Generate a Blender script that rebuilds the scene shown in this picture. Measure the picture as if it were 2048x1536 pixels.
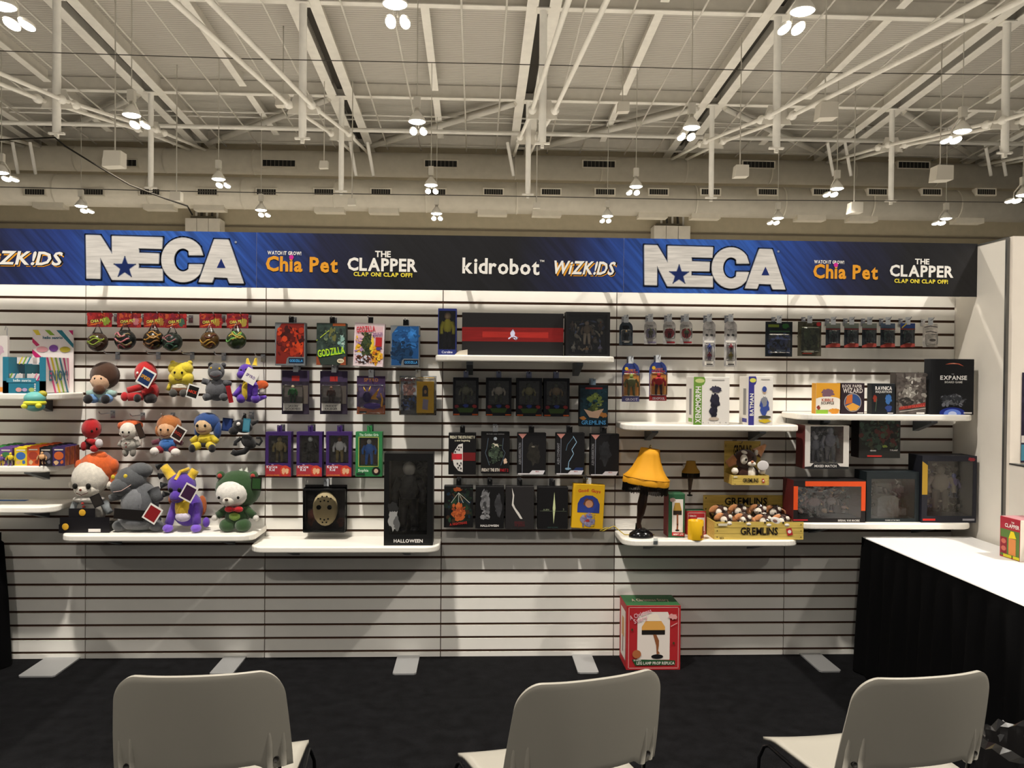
import bpy, bmesh, math, random
from mathutils import Vector, Matrix
random.seed(7)
for o in list(bpy.data.objects): bpy.data.objects.remove(o)
S = bpy.context.scene
COL = S.collection
PI = math.pi

# ---------------------------------------------------------------- camera, world, exposure
F_PX = 1660.0
CAM = Vector((2.195, 0.0, 1.633))
YAW, PITCH, ROLL = 0.04267, -0.01325, 0.00869
CF = Vector((math.sin(YAW)*math.cos(PITCH), math.cos(YAW)*math.cos(PITCH), math.sin(PITCH)))
_R = Vector((math.cos(YAW), -math.sin(YAW), 0)); _U = _R.cross(CF)
CR = _R*math.cos(ROLL) + _U*math.sin(ROLL)
CU = _U*math.cos(ROLL) - _R*math.sin(ROLL)
cam = bpy.data.cameras.new('camera'); camo = bpy.data.objects.new('camera', cam); COL.objects.link(camo)
cam.sensor_width = 36; cam.lens = F_PX/2048*36; cam.clip_end = 200; cam.clip_start = .05
m = Matrix((CR, CU, -CF)).transposed().to_4x4(); m.translation = CAM; camo.matrix_world = m
S.camera = camo
S.view_settings.view_transform = 'Standard'; S.view_settings.look = 'None'
S.view_settings.gamma = 1; S.view_settings.use_curve_mapping = False
S.view_settings.exposure = 0.0
w = bpy.data.worlds.new('world'); S.world = w; w.use_nodes = True
w.node_tree.nodes['Background'].inputs[0].default_value = (1, .96, .90, 1)
w.node_tree.nodes['Background'].inputs[1].default_value = .17
LAMP_W = 2350.0
LAMP_COL = (1, .93, .83)

# ---------------------------------------------------------------- geometry of the photograph
D = 4.763                       # front face of the slat wall
YS = D - .30                    # front edge of the shelves
def ray(u, v): return CF + CR*((u-1024)/F_PX) + CU*((768-v)/F_PX)
def at(u, v, Y):
    r = ray(u, v); return CAM + r*(Y/r.y)
def onz(u, v, z):
    r = ray(u, v); return CAM + r*((z-CAM.z)/r.z)

# ---------------------------------------------------------------- materials
def lin(c):
    c = c/255; return c/12.92 if c <= .04045 else ((c+.055)/1.055)**2.4
def rgb(h):
    return (lin(int(h[0:2], 16)), lin(int(h[2:4], 16)), lin(int(h[4:6], 16)), 1)
MC = {}
def mat(h, rough=.55, metal=0, kind='plain', spec=.3):
    k = (h, rough, metal, kind, spec)
    if k in MC: return MC[k]
    mm = bpy.data.materials.new(kind+'_'+h); mm.use_nodes = True
    nt = mm.node_tree; b = nt.nodes['Principled BSDF']
    c = rgb(h)
    b.inputs['Base Color'].default_value = c
    b.inputs['Roughness'].default_value = rough; b.inputs['Metallic'].default_value = metal
    b.inputs['Specular IOR Level'].default_value = spec
    tc = nt.nodes.new('ShaderNodeTexCoord')
    def noise(scale, detail=3):
        n = nt.nodes.new('ShaderNodeTexNoise'); n.inputs['Scale'].default_value = scale; n.inputs['Detail'].default_value = detail
        nt.links.new(tc.outputs['Object'], n.inputs['Vector']); return n
    def vary(n, a, bb):
        r = nt.nodes.new('ShaderNodeValToRGB')
        r.color_ramp.elements[0].position = .3; r.color_ramp.elements[1].position = .7
        r.color_ramp.elements[0].color = (c[0]*a, c[1]*a, c[2]*a, 1); r.color_ramp.elements[1].color = (min(1, c[0]*bb), min(1, c[1]*bb), min(1, c[2]*bb), 1)
        nt.links.new(n.outputs['Fac'], r.inputs['Fac']); nt.links.new(r.outputs['Color'], b.inputs['Base Color'])
    def bump(n, st, dist=.002):
        p = nt.nodes.new('ShaderNodeBump'); p.inputs['Strength'].default_value = st; p.inputs['Distance'].default_value = dist
        nt.links.new(n.outputs['Fac'], p.inputs['Height']); nt.links.new(p.outputs['Normal'], b.inputs['Normal'])
    if kind == 'plush':
        vary(noise(60, 4), .86, 1.08); bump(noise(350, 2), .7, .004)
        b.inputs['Sheen Weight'].default_value = .35; b.inputs['Roughness'].default_value = .95
    elif kind == 'carpet':
        vary(noise(14, 6), .6, 1.5); bump(noise(260, 2), 1, .006)
    elif kind == 'print':
        vary(noise(26, 4), .45, 1.5)
    elif kind == 'paint':
        vary(noise(3, 4), .94, 1.04)
    elif kind == 'wood':
        n = noise(8, 5); mp = nt.nodes.new('ShaderNodeMapping'); mp.inputs['Scale'].default_value = (1, 8, 12)
        nt.links.new(tc.outputs['Object'], mp.inputs['Vector']); nt.links.new(mp.outputs['Vector'], n.inputs['Vector']); vary(n, .8, 1.12)
    elif kind == 'glow':
        b.inputs['Emission Color'].default_value = (1, .94, .84, 1); b.inputs['Emission Strength'].default_value = rough
        b.inputs['Roughness'].default_value = .4
    MC[k] = mm; return mm
def clear(tint='ffffff', refl=.06):
    k = ('clear', tint, refl)
    if k in MC: return MC[k]
    mm = bpy.data.materials.new('clear_plastic'); mm.use_nodes = True; nt = mm.node_tree
    nt.nodes.remove(nt.nodes['Principled BSDF'])
    t = nt.nodes.new('ShaderNodeBsdfTransparent'); t.inputs[0].default_value = rgb(tint)
    g = nt.nodes.new('ShaderNodeBsdfGlossy'); g.inputs['Roughness'].default_value = .12
    f = nt.nodes.new('ShaderNodeFresnel'); f.inputs['IOR'].default_value = 1.45
    n = nt.nodes.new('ShaderNodeTexNoise'); n.inputs['Scale'].default_value = 30
    tc = nt.nodes.new('ShaderNodeTexCoord'); nt.links.new(tc.outputs['Object'], n.inputs['Vector'])
    bp = nt.nodes.new('ShaderNodeBump'); bp.inputs['Strength'].default_value = .3; bp.inputs['Distance'].default_value = .006
    nt.links.new(n.outputs['Fac'], bp.inputs['Height'])
    nt.links.new(bp.outputs['Normal'], g.inputs['Normal']); nt.links.new(bp.outputs['Normal'], f.inputs['Normal'])
    a = nt.nodes.new('ShaderNodeMath'); a.operation = 'ADD'; a.inputs[1].default_value = refl; a.use_clamp = True
    nt.links.new(f.outputs[0], a.inputs[0])
    mx = nt.nodes.new('ShaderNodeMixShader'); nt.links.new(a.outputs[0], mx.inputs[0])
    nt.links.new(t.outputs[0], mx.inputs[1]); nt.links.new(g.outputs[0], mx.inputs[2])
    nt.links.new(mx.outputs[0], nt.nodes['Material Output'].inputs['Surface'])
    MC[k] = mm; return mm
def asmat(x, kind='plain'):
    return mat(x, kind=kind) if isinstance(x, str) else x

# ---------------------------------------------------------------- glyphs (built-in font, cached once)
GL = {}
def build_glyphs():
    chars = sorted(set('ABCDEFGHIJKLMNOPQRSTUVWXYZabcdefghijklmnopqrstuvwxyz0123456789!\'&:.-'))
    for bold in (0, 1, 2):
        obs = []
        for ch in chars:
            c = bpy.data.curves.new('g', 'FONT'); c.body = ch; c.resolution_u = 2; c.offset = (.006, .026, .033)[bold]
            o = bpy.data.objects.new('g', c); COL.objects.link(o); obs.append((ch, o))
        dg = bpy.context.evaluated_depsgraph_get()
        for ch, o in obs:
            me = bpy.data.meshes.new_from_object(o.evaluated_get(dg))
            vs = [(v.co.x, v.co.y) for v in me.vertices]; fs = [tuple(p.vertices) for p in me.polygons]
            x0 = min(v[0] for v in vs); x1 = max(v[0] for v in vs)
            GL[(ch, bold)] = ([(x-x0, y) for x, y in vs], fs, x1-x0)
            bpy.data.meshes.remove(me)
        for ch, o in obs:
            c = o.data; bpy.data.objects.remove(o); bpy.data.curves.remove(c)
build_glyphs()

# ---------------------------------------------------------------- mesh builder
class MB:
    def __init__(s): s.v = []; s.f = []; s.m = []; s.mats = []; s.sm = []
    def mi(s, mt):
        mt = asmat(mt)
        if mt not in s.mats: s.mats.append(mt)
        return s.mats.index(mt)
    def add(s, vs, fs, mt, smooth=False):
        b = len(s.v); i = s.mi(mt)
        s.v += [tuple(v) for v in vs]
        for f in fs: s.f.append(tuple(b+j for j in f)); s.m.append(i); s.sm.append(smooth)
        return s
    def box(s, x0, x1, y0, y1, z0, z1, mt, front=None, top=None, side=None):
        vs = [(x0, y0, z0), (x1, y0, z0), (x1, y1, z0), (x0, y1, z0), (x0, y0, z1), (x1, y0, z1), (x1, y1, z1), (x0, y1, z1)]
        b = len(s.v); s.v += vs
        fs = [((0, 3, 2, 1), mt), ((4, 5, 6, 7), top or mt), ((0, 1, 5, 4), front or mt), ((1, 2, 6, 5), side or mt), ((2, 3, 7, 6), mt), ((3, 0, 4, 7), side or mt)]
        for f, t in fs: s.f.append(tuple(b+j for j in f)); s.m.append(s.mi(t)); s.sm.append(False)
        return s
    def tube(s, pts, r, mt, seg=8, cap=True):
        pts = [Vector(p) for p in pts]; n = len(pts)
        rs = r if isinstance(r, (list, tuple)) else [r]*n
        vs = []; up = None
        for i, p in enumerate(pts):
            d = (pts[min(i+1, n-1)] - pts[max(i-1, 0)]).normalized()
            if up is None: up = Vector((0, 0, 1)) if abs(d.z) < .9 else Vector((1, 0, 0))
            a = d.cross(up)
            if a.length < 1e-6: a = d.orthogonal()
            a.normalize(); b = a.cross(d); up = b
            for k in range(seg):
                t = 2*PI*k/seg; vs.append(p + (a*math.cos(t) + b*math.sin(t))*rs[i])
        fs = [(i*seg+k, i*seg+(k+1) % seg, (i+1)*seg+(k+1) % seg, (i+1)*seg+k) for i in range(n-1) for k in range(seg)]
        if cap: fs += [tuple(range(seg)), tuple((n-1)*seg+k for k in range(seg))]
        return s.add(vs, fs, mt, True)
    def lathe(s, prof, mt, c=(0, 0, 0), seg=20, sx=1, sy=1, smooth=True):
        vs = []; n = len(prof)
        for r, z in prof:
            for k in range(seg):
                t = 2*PI*k/seg; vs.append((c[0]+r*sx*math.cos(t), c[1]+r*sy*math.sin(t), c[2]+z))
        fs = [(i*seg+k, i*seg+(k+1) % seg, (i+1)*seg+(k+1) % seg, (i+1)*seg+k) for i in range(n-1) for k in range(seg)]
        fs += [tuple(range(seg-1, -1, -1)), tuple((n-1)*seg+k for k in range(seg))]
        return s.add(vs, fs, mt, smooth)
    def ell(s, c, r, mt, rot=0, nu=14, nv=10, axis='Y', wob=0):
        vs = []; fs = []; M = Matrix.Rotation(rot, 3, axis); c = Vector(c)
        for i in range(1, nv):
            p = PI*i/nv
            for k in range(nu):
                t = 2*PI*k/nu; q = 1+(random.uniform(-wob, wob) if wob else 0)
                vs.append(c + M @ Vector((r[0]*q*math.sin(p)*math.cos(t), r[1]*q*math.sin(p)*math.sin(t), r[2]*q*math.cos(p))))
        a = len(vs); vs.append(c + M @ Vector((0, 0, r[2]))); vs.append(c - M @ Vector((0, 0, r[2])))
        for i in range(nv-2):
            for k in range(nu): fs.append((i*nu+k, (i+1)*nu+k, (i+1)*nu+(k+1) % nu, i*nu+(k+1) % nu))
        for k in range(nu):
            fs.append((a, k, (k+1) % nu)); fs.append((a+1, (nv-2)*nu+(k+1) % nu, (nv-2)*nu+k))
        return s.add(vs, fs, mt, True)
    def poly(s, pts, y, mt):                       # flat polygon in the xz plane
        return s.add([(x, y, z) for x, z in pts], [tuple(range(len(pts)))], mt)
    def prism(s, pts, y0, y1, mt):                 # xz polygon extruded along y
        n = len(pts); vs = [(x, y0, z) for x, z in pts] + [(x, y1, z) for x, z in pts]
        return s.add(vs, [tuple(range(n)), tuple(range(2*n-1, n-1, -1))] + [(i, i+n, (i+1) % n+n, (i+1) % n) for i in range(n)], mt)
    def prismz(s, pts, z0, z1, mt):                # xy polygon extruded along z
        n = len(pts); vs = [(x, y, z0) for x, y in pts] + [(x, y, z1) for x, y in pts]
        return s.add(vs, [tuple(range(n-1, -1, -1)), tuple(range(n, 2*n))] + [(i, (i+1) % n, (i+1) % n+n, i+n) for i in range(n)], mt)
    def stroke(s, pts, wd, y, mt, closed=False):
        n = len(pts)
        for i in range(n if closed else n-1):
            a = Vector(pts[i]); b = Vector(pts[(i+1) % n]); d = b-a
            if d.length < 1e-9: continue
            d.normalize(); p = Vector((-d.y, d.x))*wd/2; e = d*wd*.4
            s.poly([a-e+p, a-e-p, b+e-p, b+e+p], y, mt)
        return s
    def text(s, st, cx, cz, h, maxw, y, mt, bold=1, rot=0, slant=0, gap=.06, fill=False):
        gs = []; x = 0
        for ch in st:
            if ch == ' ': x += .32; continue
            g = GL[(ch, bold)]; gs.append((g, x)); x += g[2] + gap
        wd = max(x-gap, .01); k = h/.72; kx = k
        if maxw and (wd*kx > maxw or fill): kx = maxw/wd
        ca, sa = math.cos(rot), math.sin(rot)
        for (vs, fs, gw), gx in gs:
            pv = []
            for vx, vy in vs:
                X = (gx+vx-wd/2)*kx + slant*vy*k; Z = (vy-.36)*k
                pv.append((cx+X*ca-Z*sa, y, cz+X*sa+Z*ca))
            s.add(pv, fs, mt)
        return s
    def mesh(s, name):
        me = bpy.data.meshes.new(name); me.from_pydata(s.v, [], s.f)
        for t in s.mats: me.materials.append(t)
        me.polygons.foreach_set('material_index', s.m); me.polygons.foreach_set('use_smooth', s.sm); me.update(); return me
    def build(s, name, parent=None, loc=None):
        o = bpy.data.objects.new(name, s.mesh(name)); COL.objects.link(o)
        if parent: o.parent = parent
        if loc is not None: o.location = loc
        return o
def tag(o, label, cat, group=None):
    o['label'] = label; o['category'] = cat
    if group: o['group'] = group
    return o
def thing(name, label, cat, loc=(0, 0, 0), group=None, rot=(0, 0, 0)):
    o = bpy.data.objects.new(name, None); COL.objects.link(o); o.empty_display_size = .05
    o.location = loc; o.rotation_euler = rot; return tag(o, label, cat, group)
def struct(o): o['kind'] = 'structure'; return o
def bev(o, wd=.002, seg=2):
    b = o.modifiers.new('bevel', 'BEVEL'); b.width = wd; b.segments = seg; b.limit_method = 'ANGLE'; return o

# ---------------------------------------------------------------- flat print on a face (unit coordinates)
def art(parent, wd, h, y, ops, x0=None, z0=0, step=.0003):
    A = MB(); T = MB(); x0 = -wd/2 if x0 is None else x0
    P = lambda p: (x0+p[0]*wd, z0+p[1]*h)
    for i, op in enumerate(ops):
        yy = y - step*(i+1); k, c = op[0], op[1]
        if k != 'n': c = asmat(c)
        if k == 'r': A.poly([P((op[2], op[3])), P((op[4], op[3])), P((op[4], op[5])), P((op[2], op[5]))], yy, c)
        elif k == 'e': A.poly([P((op[2]+op[4]*math.cos(t*PI/14), op[3]+op[5]*math.sin(t*PI/14))) for t in range(28)], yy, c)
        elif k == 'b':
            rn = random.Random(op[6] if len(op) > 6 else 1)
            A.poly([P((op[2]+op[4]*rn.uniform(.6, 1.1)*math.cos(t*PI/11), op[3]+op[5]*rn.uniform(.6, 1.1)*math.sin(t*PI/11))) for t in range(22)], yy, c)
        elif k == 'n':                                 # busy printed detail: many small flecks
            rn = random.Random(op[8] if len(op) > 8 else i)
            for q_ in range(op[6]):
                cx, cz, r_ = rn.uniform(op[2], op[4]), rn.uniform(op[3], op[5]), op[7]*rn.uniform(.4, 1.3); a_ = rn.uniform(0, PI); e_ = rn.uniform(.25, .9)
                A.poly([P((cx+r_*(math.cos(t)*math.cos(a_)-e_*math.sin(t)*math.sin(a_)), cz+r_*wd/h*(math.cos(t)*math.sin(a_)+e_*math.sin(t)*math.cos(a_)))) for t in (0, 1.05, 2.1, 3.14, 4.2, 5.25)], yy-.0002*q_/op[6], asmat(rn.choice(op[1].split())))
        elif k == 'p': A.poly([P(p) for p in op[2]], yy, c)
        elif k == 's': A.stroke([P(p) for p in op[2]], op[3]*wd, yy, c, len(op) > 4 and op[4])
        elif k == 't':
            a = dict(zip(('bold', 'rot', 'slant', 'fill'), op[7:]))
            q = P((op[3], op[4])); up = a.get('rot', 0) > 1; T.text(op[2], q[0], q[1], op[5]*(wd if up else h), op[6]*(h if up else wd), yy, c, **a)
    if A.f: A.build('printed_artwork', parent)
    if T.f: T.build('lettering', parent)

# ---------------------------------------------------------------- wall hooks
HOOKM = {}
def hook(x, z, Y, what, dark=True):
    k = round(Y, 2)
    L = D-Y+.03
    if k not in HOOKM:
        b = MB(); s = mat('b9b9bd', .25, 1)
        b.box(-.012, .012, L-.004, L, -.03, .012, s)
        b.tube([(0, L, 0), (0, .02, 0), (0, 0, .004), (0, -.012, .014)], .0028, s, 6)
        HOOKM[k] = b.mesh('wall_hook')
    o = bpy.data.objects.new('wall_hook', HOOKM[k]); COL.objects.link(o); o.location = (x, Y-.03, z)
    return tag(o, 'metal slatwall hook carrying the '+what, 'hook', 'slatwall hooks')

# ---------------------------------------------------------------- cartons, window boxes, blister packs
YH = 4.65
def frame(rect, Y, zb=None):
    u0, v0, u1, v1 = rect; um = (u0+u1)/2
    a = at(u0, (v0+v1)/2, Y); b = at(u1, (v0+v1)/2, Y); t = at(um, v0, Y); l = at(um, v1, Y)
    z = l.z if zb is None else zb
    return (a.x+b.x)/2, z, b.x-a.x, t.z-z
def hangtab(root, h, wd, c, y=-.002):
    b = MB(); b.box(-.014, .014, y-.0015, y, h-.008, h+.035, asmat(c)); b.build('hang_tab', root)
def carton(name, label, rect, depth, c, ops=(), Y=YH, zb=None, top=None, side=None, roll=0, hang=None, group=None, short=None, cat='box', sideops=None, tilt=0, yaw=0):
    x, z, wd, h = frame(rect, Y, zb)
    root = thing(name, label, cat, (x, Y+depth, z), group, (tilt, roll, yaw))
    b = MB(); b.box(-wd/2, wd/2, -depth, 0, 0, h, asmat(c), None, asmat(top or c), asmat(side or c))
    bev(b.build('carton_body', root), .0015, 1)
    if ops: art(root, wd, h, -depth, ops)
    if hang:
        hangtab(root, h, wd, hang, -depth/2); hook(x, z+h+.025, Y+depth/2, short or label)
    return root, wd, h
def mini(b, x, y, z, h, head, torso, legs, arms=None, wide=1):
    arms = arms or torso; u = h/8
    b.ell((x, y, z+7.2*u), (.75*u, .7*u, .85*u), asmat(head), nu=10, nv=8)
    b.ell((x, y, z+5*u), (1.35*u*wide, .8*u, 1.7*u), asmat(torso), nu=10, nv=8)
    for s in (-1, 1):
        b.tube([(x+s*1.2*u*wide, y, z+6*u), (x+s*1.9*u*wide, y, z+4.6*u), (x+s*1.8*u*wide, y-.5*u, z+3.3*u)], [.5*u, .42*u, .38*u], asmat(arms), 7)
        b.tube([(x+s*.6*u*wide, y, z+3.8*u), (x+s*.75*u*wide, y, z+1.9*u), (x+s*.8*u*wide, y, z+.2*u)], [.65*u, .5*u, .42*u], asmat(legs), 7)
        b.ell((x+s*.8*u*wide, y-.3*u, z+.25*u), (.45*u, .8*u, .3*u), asmat(legs), nu=8, nv=6)
def brt(h, k=1.3): return h and ''.join('%02x' % min(255, int(int(h[i:i+2], 16)*k)) for i in (0, 2, 4))
def winbox(name, label, rect, depth, c, win, inner, figs, ops=(), Y=YH, zb=None, roll=0, hang=None, short=None, group=None, cat='box', refl=.07, top=None, side=None, junk=None):
    x, z, wd, h = frame(rect, Y, zb)
    root = thing(name, label, cat, (x, Y+depth, z), group, (0, roll, 0))
    a, e, cc, d = -wd/2+win[0]*wd, win[1]*h, -wd/2+win[2]*wd, win[3]*h
    c = asmat(c); b = MB(); T = .002
    b.box(-wd/2, a, -depth, 0, 0, h, c, None, asmat(top or c), asmat(side or c)); b.box(cc, wd/2, -depth, 0, 0, h, c, None, asmat(top or c), asmat(side or c))
    b.box(a, cc, -depth, 0, 0, e, c); b.box(a, cc, -depth, 0, d, h, c, None, asmat(top or c))
    b.build('carton_body', root)
    t = MB(); t.box(a, cc, -.006, -.002, e, d, asmat(inner)); t.build('backing_card', root)
    g = MB()
    for fg in figs:
        fx, fz, fh = fg[0], fg[1], fg[2]
        cs = [brt(c_) for c_ in fg[3:7]] + [None]*(4-len(fg[3:7])); wi = fg[7] if len(fg) > 7 else 1
        mini(g, a+(cc-a)*fx, -depth*.5, e+(d-e)*fz, (d-e)*fh, *cs, min(wi, .47*(cc-a)/(2.35*(d-e)*fh/8)))
    if figs: g.build('figurine', root)
    if junk:                                           # accessories fixed around the figure in the tray
        j_ = MB(); rn = random.Random(int(rect[0]))
        for q_ in range(junk[0]):
            px_, pz_ = rn.uniform(a+.02, cc-.02), rn.uniform(e+.02, d-.02); L_ = rn.uniform(.012, .04); an = rn.uniform(0, PI); cl = mat(rn.choice(junk[1].split()), .35)
            dx_, dz_ = L_*math.cos(an)/2, L_*math.sin(an)/2
            if q_ % 3: j_.tube([(px_-dx_, -depth*.3, pz_-dz_), (px_, -depth*.45, pz_), (px_+dx_, -depth*.3, pz_+dz_)], [.003, .006, .002], cl, 6)
            else: j_.ell((px_, -depth*.35, pz_), (L_*.35, L_*.25, L_*.5), cl, an, 8, 6)
        j_.build('accessories', root)['kind'] = 'stuff'
    p = MB(); p.box(a, cc, -depth+.001, -depth+.0016, e, d, clear('ffffff', refl*.2)); p.build('window_pane', root)
    if ops: art(root, wd, h, -depth, ops)
    if hang: hangtab(root, h, wd, hang, -depth/2); hook(x, z+h+.025, Y+depth/2, short or label)
    return root, wd, h
def blister(name, label, rect, card, bub, fig, ops=(), Y=YH, hang='c9cdd2', short=None, group=None, round_top=False, bd=.035, tint='ffffff', refl=.1, cardmat='print'):
    x, z, wd, h = frame(rect, Y)
    root = thing(name, label, 'blister pack', (x, Y+bd, z), group)
    pts = [(-wd/2, 0), (wd/2, 0)]
    if round_top:
        hh = h-wd/2
        pts += [(wd/2*math.cos(t*PI/10), hh+wd/2*math.sin(t*PI/10)) for t in range(11)]
    else: pts += [(wd/2, h), (-wd/2, h)]
    b = MB(); b.prism(pts, -.0025, 0, asmat(card, cardmat)); b.build('backing_card', root)
    a, e, cc, d = -wd/2+bub[0]*wd, bub[1]*h, -wd/2+bub[2]*wd, bub[3]*h
    if ops: art(root, wd, h, -.0026, ops)
    if fig:
        g = MB()
        for fg in fig: mini(g, a+(cc-a)*fg[0], -bd*.5, e+(d-e)*fg[1], (d-e)*fg[2], *fg[3:])
        g.build('figurine', root)
    p = MB(); p.box(a, cc, -bd, -.004, e, d, clear(tint, refl*.3)); o = p.build('clear_bubble', root); bev(o, .008, 3)
    if hang: hangtab(root, h, wd, hang); hook(x, z+h+.02, Y+bd, short or label)
    return root, wd, h

# ================================================================ SETTING
PAINT = mat('f5f2eb', .45, 0, 'paint')
DARKMDF = mat('4f3526', .8)
b = MB(); b.box(-45, 50, -30, 39, -.25, -.012, mat('b0aeaa', .6, 0, 'paint')); struct(b.build('floor'))
b = MB(); b.box(-6, 10, -6, D+.011, -.012, 0, mat('111113', .95, 0, 'carpet', .1)); tag(b.build('carpet'), 'black carpet covering the booth floor', 'carpet')

# slat wall: dark core board with every slat on it
b = MB(); b.box(-1.0, 5.0, D+.011, D+.04, 0, 2.335, DARKMDF, None, PAINT, PAINT)
wall = struct(b.build('wall_back'))
G0, GP, GG = .0334, .07692, .0145
sl = MB(); sl.box(-.4975, .4975, 0, .0115, 0, GP-GG, PAINT); SLAT = sl.mesh('slat')
s0 = MB(); s0.box(-.4975, .4975, 0, .0115, 0, G0-GG/2, PAINT); SLAT0 = s0.mesh('slat')
for p in range(6):
    for k in range(-1, 30):
        o = bpy.data.objects.new('slat', SLAT0 if k < 0 else SLAT); COL.objects.link(o); o.parent = wall
        o.location = (-.5+p, D, 0 if k < 0 else G0+GP*k+GG/2)
# return wall, front panel beyond it, low side partition
WP = mat('e9e3d8', .5, 0, 'paint'); ALU = mat('7d7d7b', .35, .8)
YF = at(2018, 600, 4.3); YFR = D*(at(1911.7, 600, D).x-CAM.x)/((at(2018, 600, D).x-CAM.x))
ZR = at(2019, 475.5, YFR).z
b = MB(); b.box(5.0, 5.03, YFR, D+.04, 0, ZR, WP); rw = struct(b.build('wall_right'))
b = MB(); b.box(4.996, 5.034, YFR, D+.04, ZR, ZR+.006, ALU); b.build('cap_strip', rw)
b = MB(); b.box(4.985, 5.0, YFR-.004, YFR+.012, 0, ZR, ALU); b.build('corner_post', rw)
b = MB(); b.box(5.0, 6.6, YFR-.03, YFR, 0, ZR+.004, mat('f0e6d8', .5, 0, 'paint')); struct(b.build('wall_front_right'))
ZP = at(2012, 929, YFR-.03).z
b = MB(); b.box(5.0, 5.03, YFR-1.6, YFR-.03, 0, ZP, WP); pw = struct(b.build('wall_low_right'))
b = MB(); b.box(4.997, 5.033, YFR-1.6, YFR-.03, ZP, ZP+.008, ALU); b.build('cap_strip', pw)
# stabiliser feet of the wall
FT = mat('b9babb', .4, .6)
for (uL, uR, ub, vf, vbk) in ((35, 108, 120, 1352, 1317), (418, 465, 485, 1347, 1315), (785, 832, 838, 1347, 1313), (1156, 1198, 1140, 1345, 1312), (1640, 1684, 1612, 1342, 1311)):
    p = onz((uL+uR)/2, vf, .008); wd = (onz(uR, vf, .008)-onz(uL, vf, .008)).x
    f = MB(); f.prismz([(-wd/2+.012, 0), (wd/2-.012, 0), (wd/2, .012), (wd/2, D-p.y), (-wd/2, D-p.y), (-wd/2, .012)], 0, .008, FT)
    f.build('foot_plate', wall, (p.x, p.y, 0))

# ---------------------------------------------------------------- hall: far wall, ceiling deck, beams
CREAM = mat('ede9df', .6, 0, 'paint'); CREAM2 = mat('d9d4c9', .6, 0, 'paint')
YA, YB, YW = 24.5, 31.4, 38.0
ZA, ZB = at(1087, 20, YA).z, at(1055, 203, YB).z
SL = (ZB-ZA)/(YB-YA)
def zc(Y): return ZA + SL*(Y-YA)
b = MB(); b.box(-45, 50, YW, YW+.3, 0, zc(YW)+1, mat('b6ab92', .7, 0, 'paint')); fw = struct(b.build('wall_far'))
zt = at(200, 448, YW).z
b = MB(); b.box(-45, 50, YW-.06, YW, zt-.05, zt+.02, mat('6d6353', .6)); b.build('trim_rail', fw)
b = MB(); b.box(-45, 50, YW-.04, YW, 0, zt-.05, mat('958a72', .7, 0, 'paint')); b.build('lower_cladding', fw)
dk = bpy.data.materials.new('roof_deck'); dk.use_nodes = True; nt = dk.node_tree; bs = nt.nodes['Principled BSDF']
bs.inputs['Base Color'].default_value = rgb('d6cfc0'); bs.inputs['Roughness'].default_value = .55
tc = nt.nodes.new('ShaderNodeTexCoord'); wv = nt.nodes.new('ShaderNodeTexWave'); wv.bands_direction = 'Y'; wv.inputs['Scale'].default_value = 2.3
nt.links.new(tc.outputs['Object'], wv.inputs['Vector'])
cr = nt.nodes.new('ShaderNodeValToRGB'); cr.color_ramp.elements[0].color = rgb('aba69c'); cr.color_ramp.elements[1].color = rgb('c3beb4'); cr.color_ramp.elements[0].position = .1; cr.color_ramp.elements[1].position = .5
nt.links.new(wv.outputs['Fac'], cr.inputs['Fac']); nt.links.new(cr.outputs['Color'], bs.inputs['Base Color'])
bp = nt.nodes.new('ShaderNodeBump'); bp.inputs['Distance'].default_value = .03; bp.inputs['Strength'].default_value = .5
nt.links.new(wv.outputs['Fac'], bp.inputs['Height']); nt.links.new(bp.outputs['Normal'], bs.inputs['Normal'])
BH = .55
b = MB(); Y0 = -30
b.add([(-45, Y0, zc(Y0)+BH), (50, Y0, zc(Y0)+BH), (50, YW, zc(YW)+BH), (-45, YW, zc(YW)+BH), (-45, Y0, zc(Y0)+BH+.2), (50, Y0, zc(Y0)+BH+.2), (50, YW, zc(YW)+BH+.2), (-45, YW, zc(YW)+BH+.2)],
      [(0, 1, 2, 3), (4, 5, 6, 7), (0, 1, 5, 4), (2, 3, 7, 6), (1, 2, 6, 5), (3, 0, 4, 7)], dk)
ceil = struct(b.build('ceiling'))
XA = at(1087, 20, YA).x; BAY = 7.0
DARKGAP = mat('4a463f', .8)
def ybeam(name, x, y0, y1, hw, z0off, z1off, mt):   # a sloping member along y
    q = MB(); vs = []
    for y in (y0, y1):
        for dx, dz in ((-hw, z0off), (hw, z0off), (hw, z1off), (-hw, z1off)): vs.append((x+dx, y, zc(y)+dz))
    q.add(vs, [(0, 1, 2, 3), (7, 6, 5, 4), (0, 4, 5, 1), (1, 5, 6, 2), (2, 6, 7, 3), (3, 7, 4, 0)], mt); return q.build(name, ceil)
KS = range(-4, 5)
for k in KS:
    x = XA + BAY*k
    for s in (-1, 1):
        ybeam('beam_flange', x+s*.33, 10, YW-.05, .17, 0, .03, CREAM)
        ybeam('beam_web', x+s*.33, 10, YW-.05, .02, .03, BH, CREAM2)
    ybeam('beam_gap_shade', x, 10, YW-.05, .16, .3, .32, DARKGAP)  # dark strip paints the shade in the slot between the twin beams
    xm = x + BAY/2                     # secondary beams at mid bay
    for (ya, yb) in ((YA+.3, YB-.5), (YB+.3, YW-2), (YA-6.5, YA-.4)):
        q = ybeam('secondary_beam', xm, ya, yb, .13, .12, .15, CREAM); ybeam('secondary_web', xm, ya, yb, .02, .15, BH, CREAM2)
    for dx in (1.15, 2.6, 4.6, 5.9):   # sprinkler pipes
        q = MB(); q.tube([(x+dx, 12, zc(12)-.15), (x+dx, YW-1.2, zc(YW-1.2)-.15)], .03, CREAM, 6); q.build('sprinkler_pipe', ceil)
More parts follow.
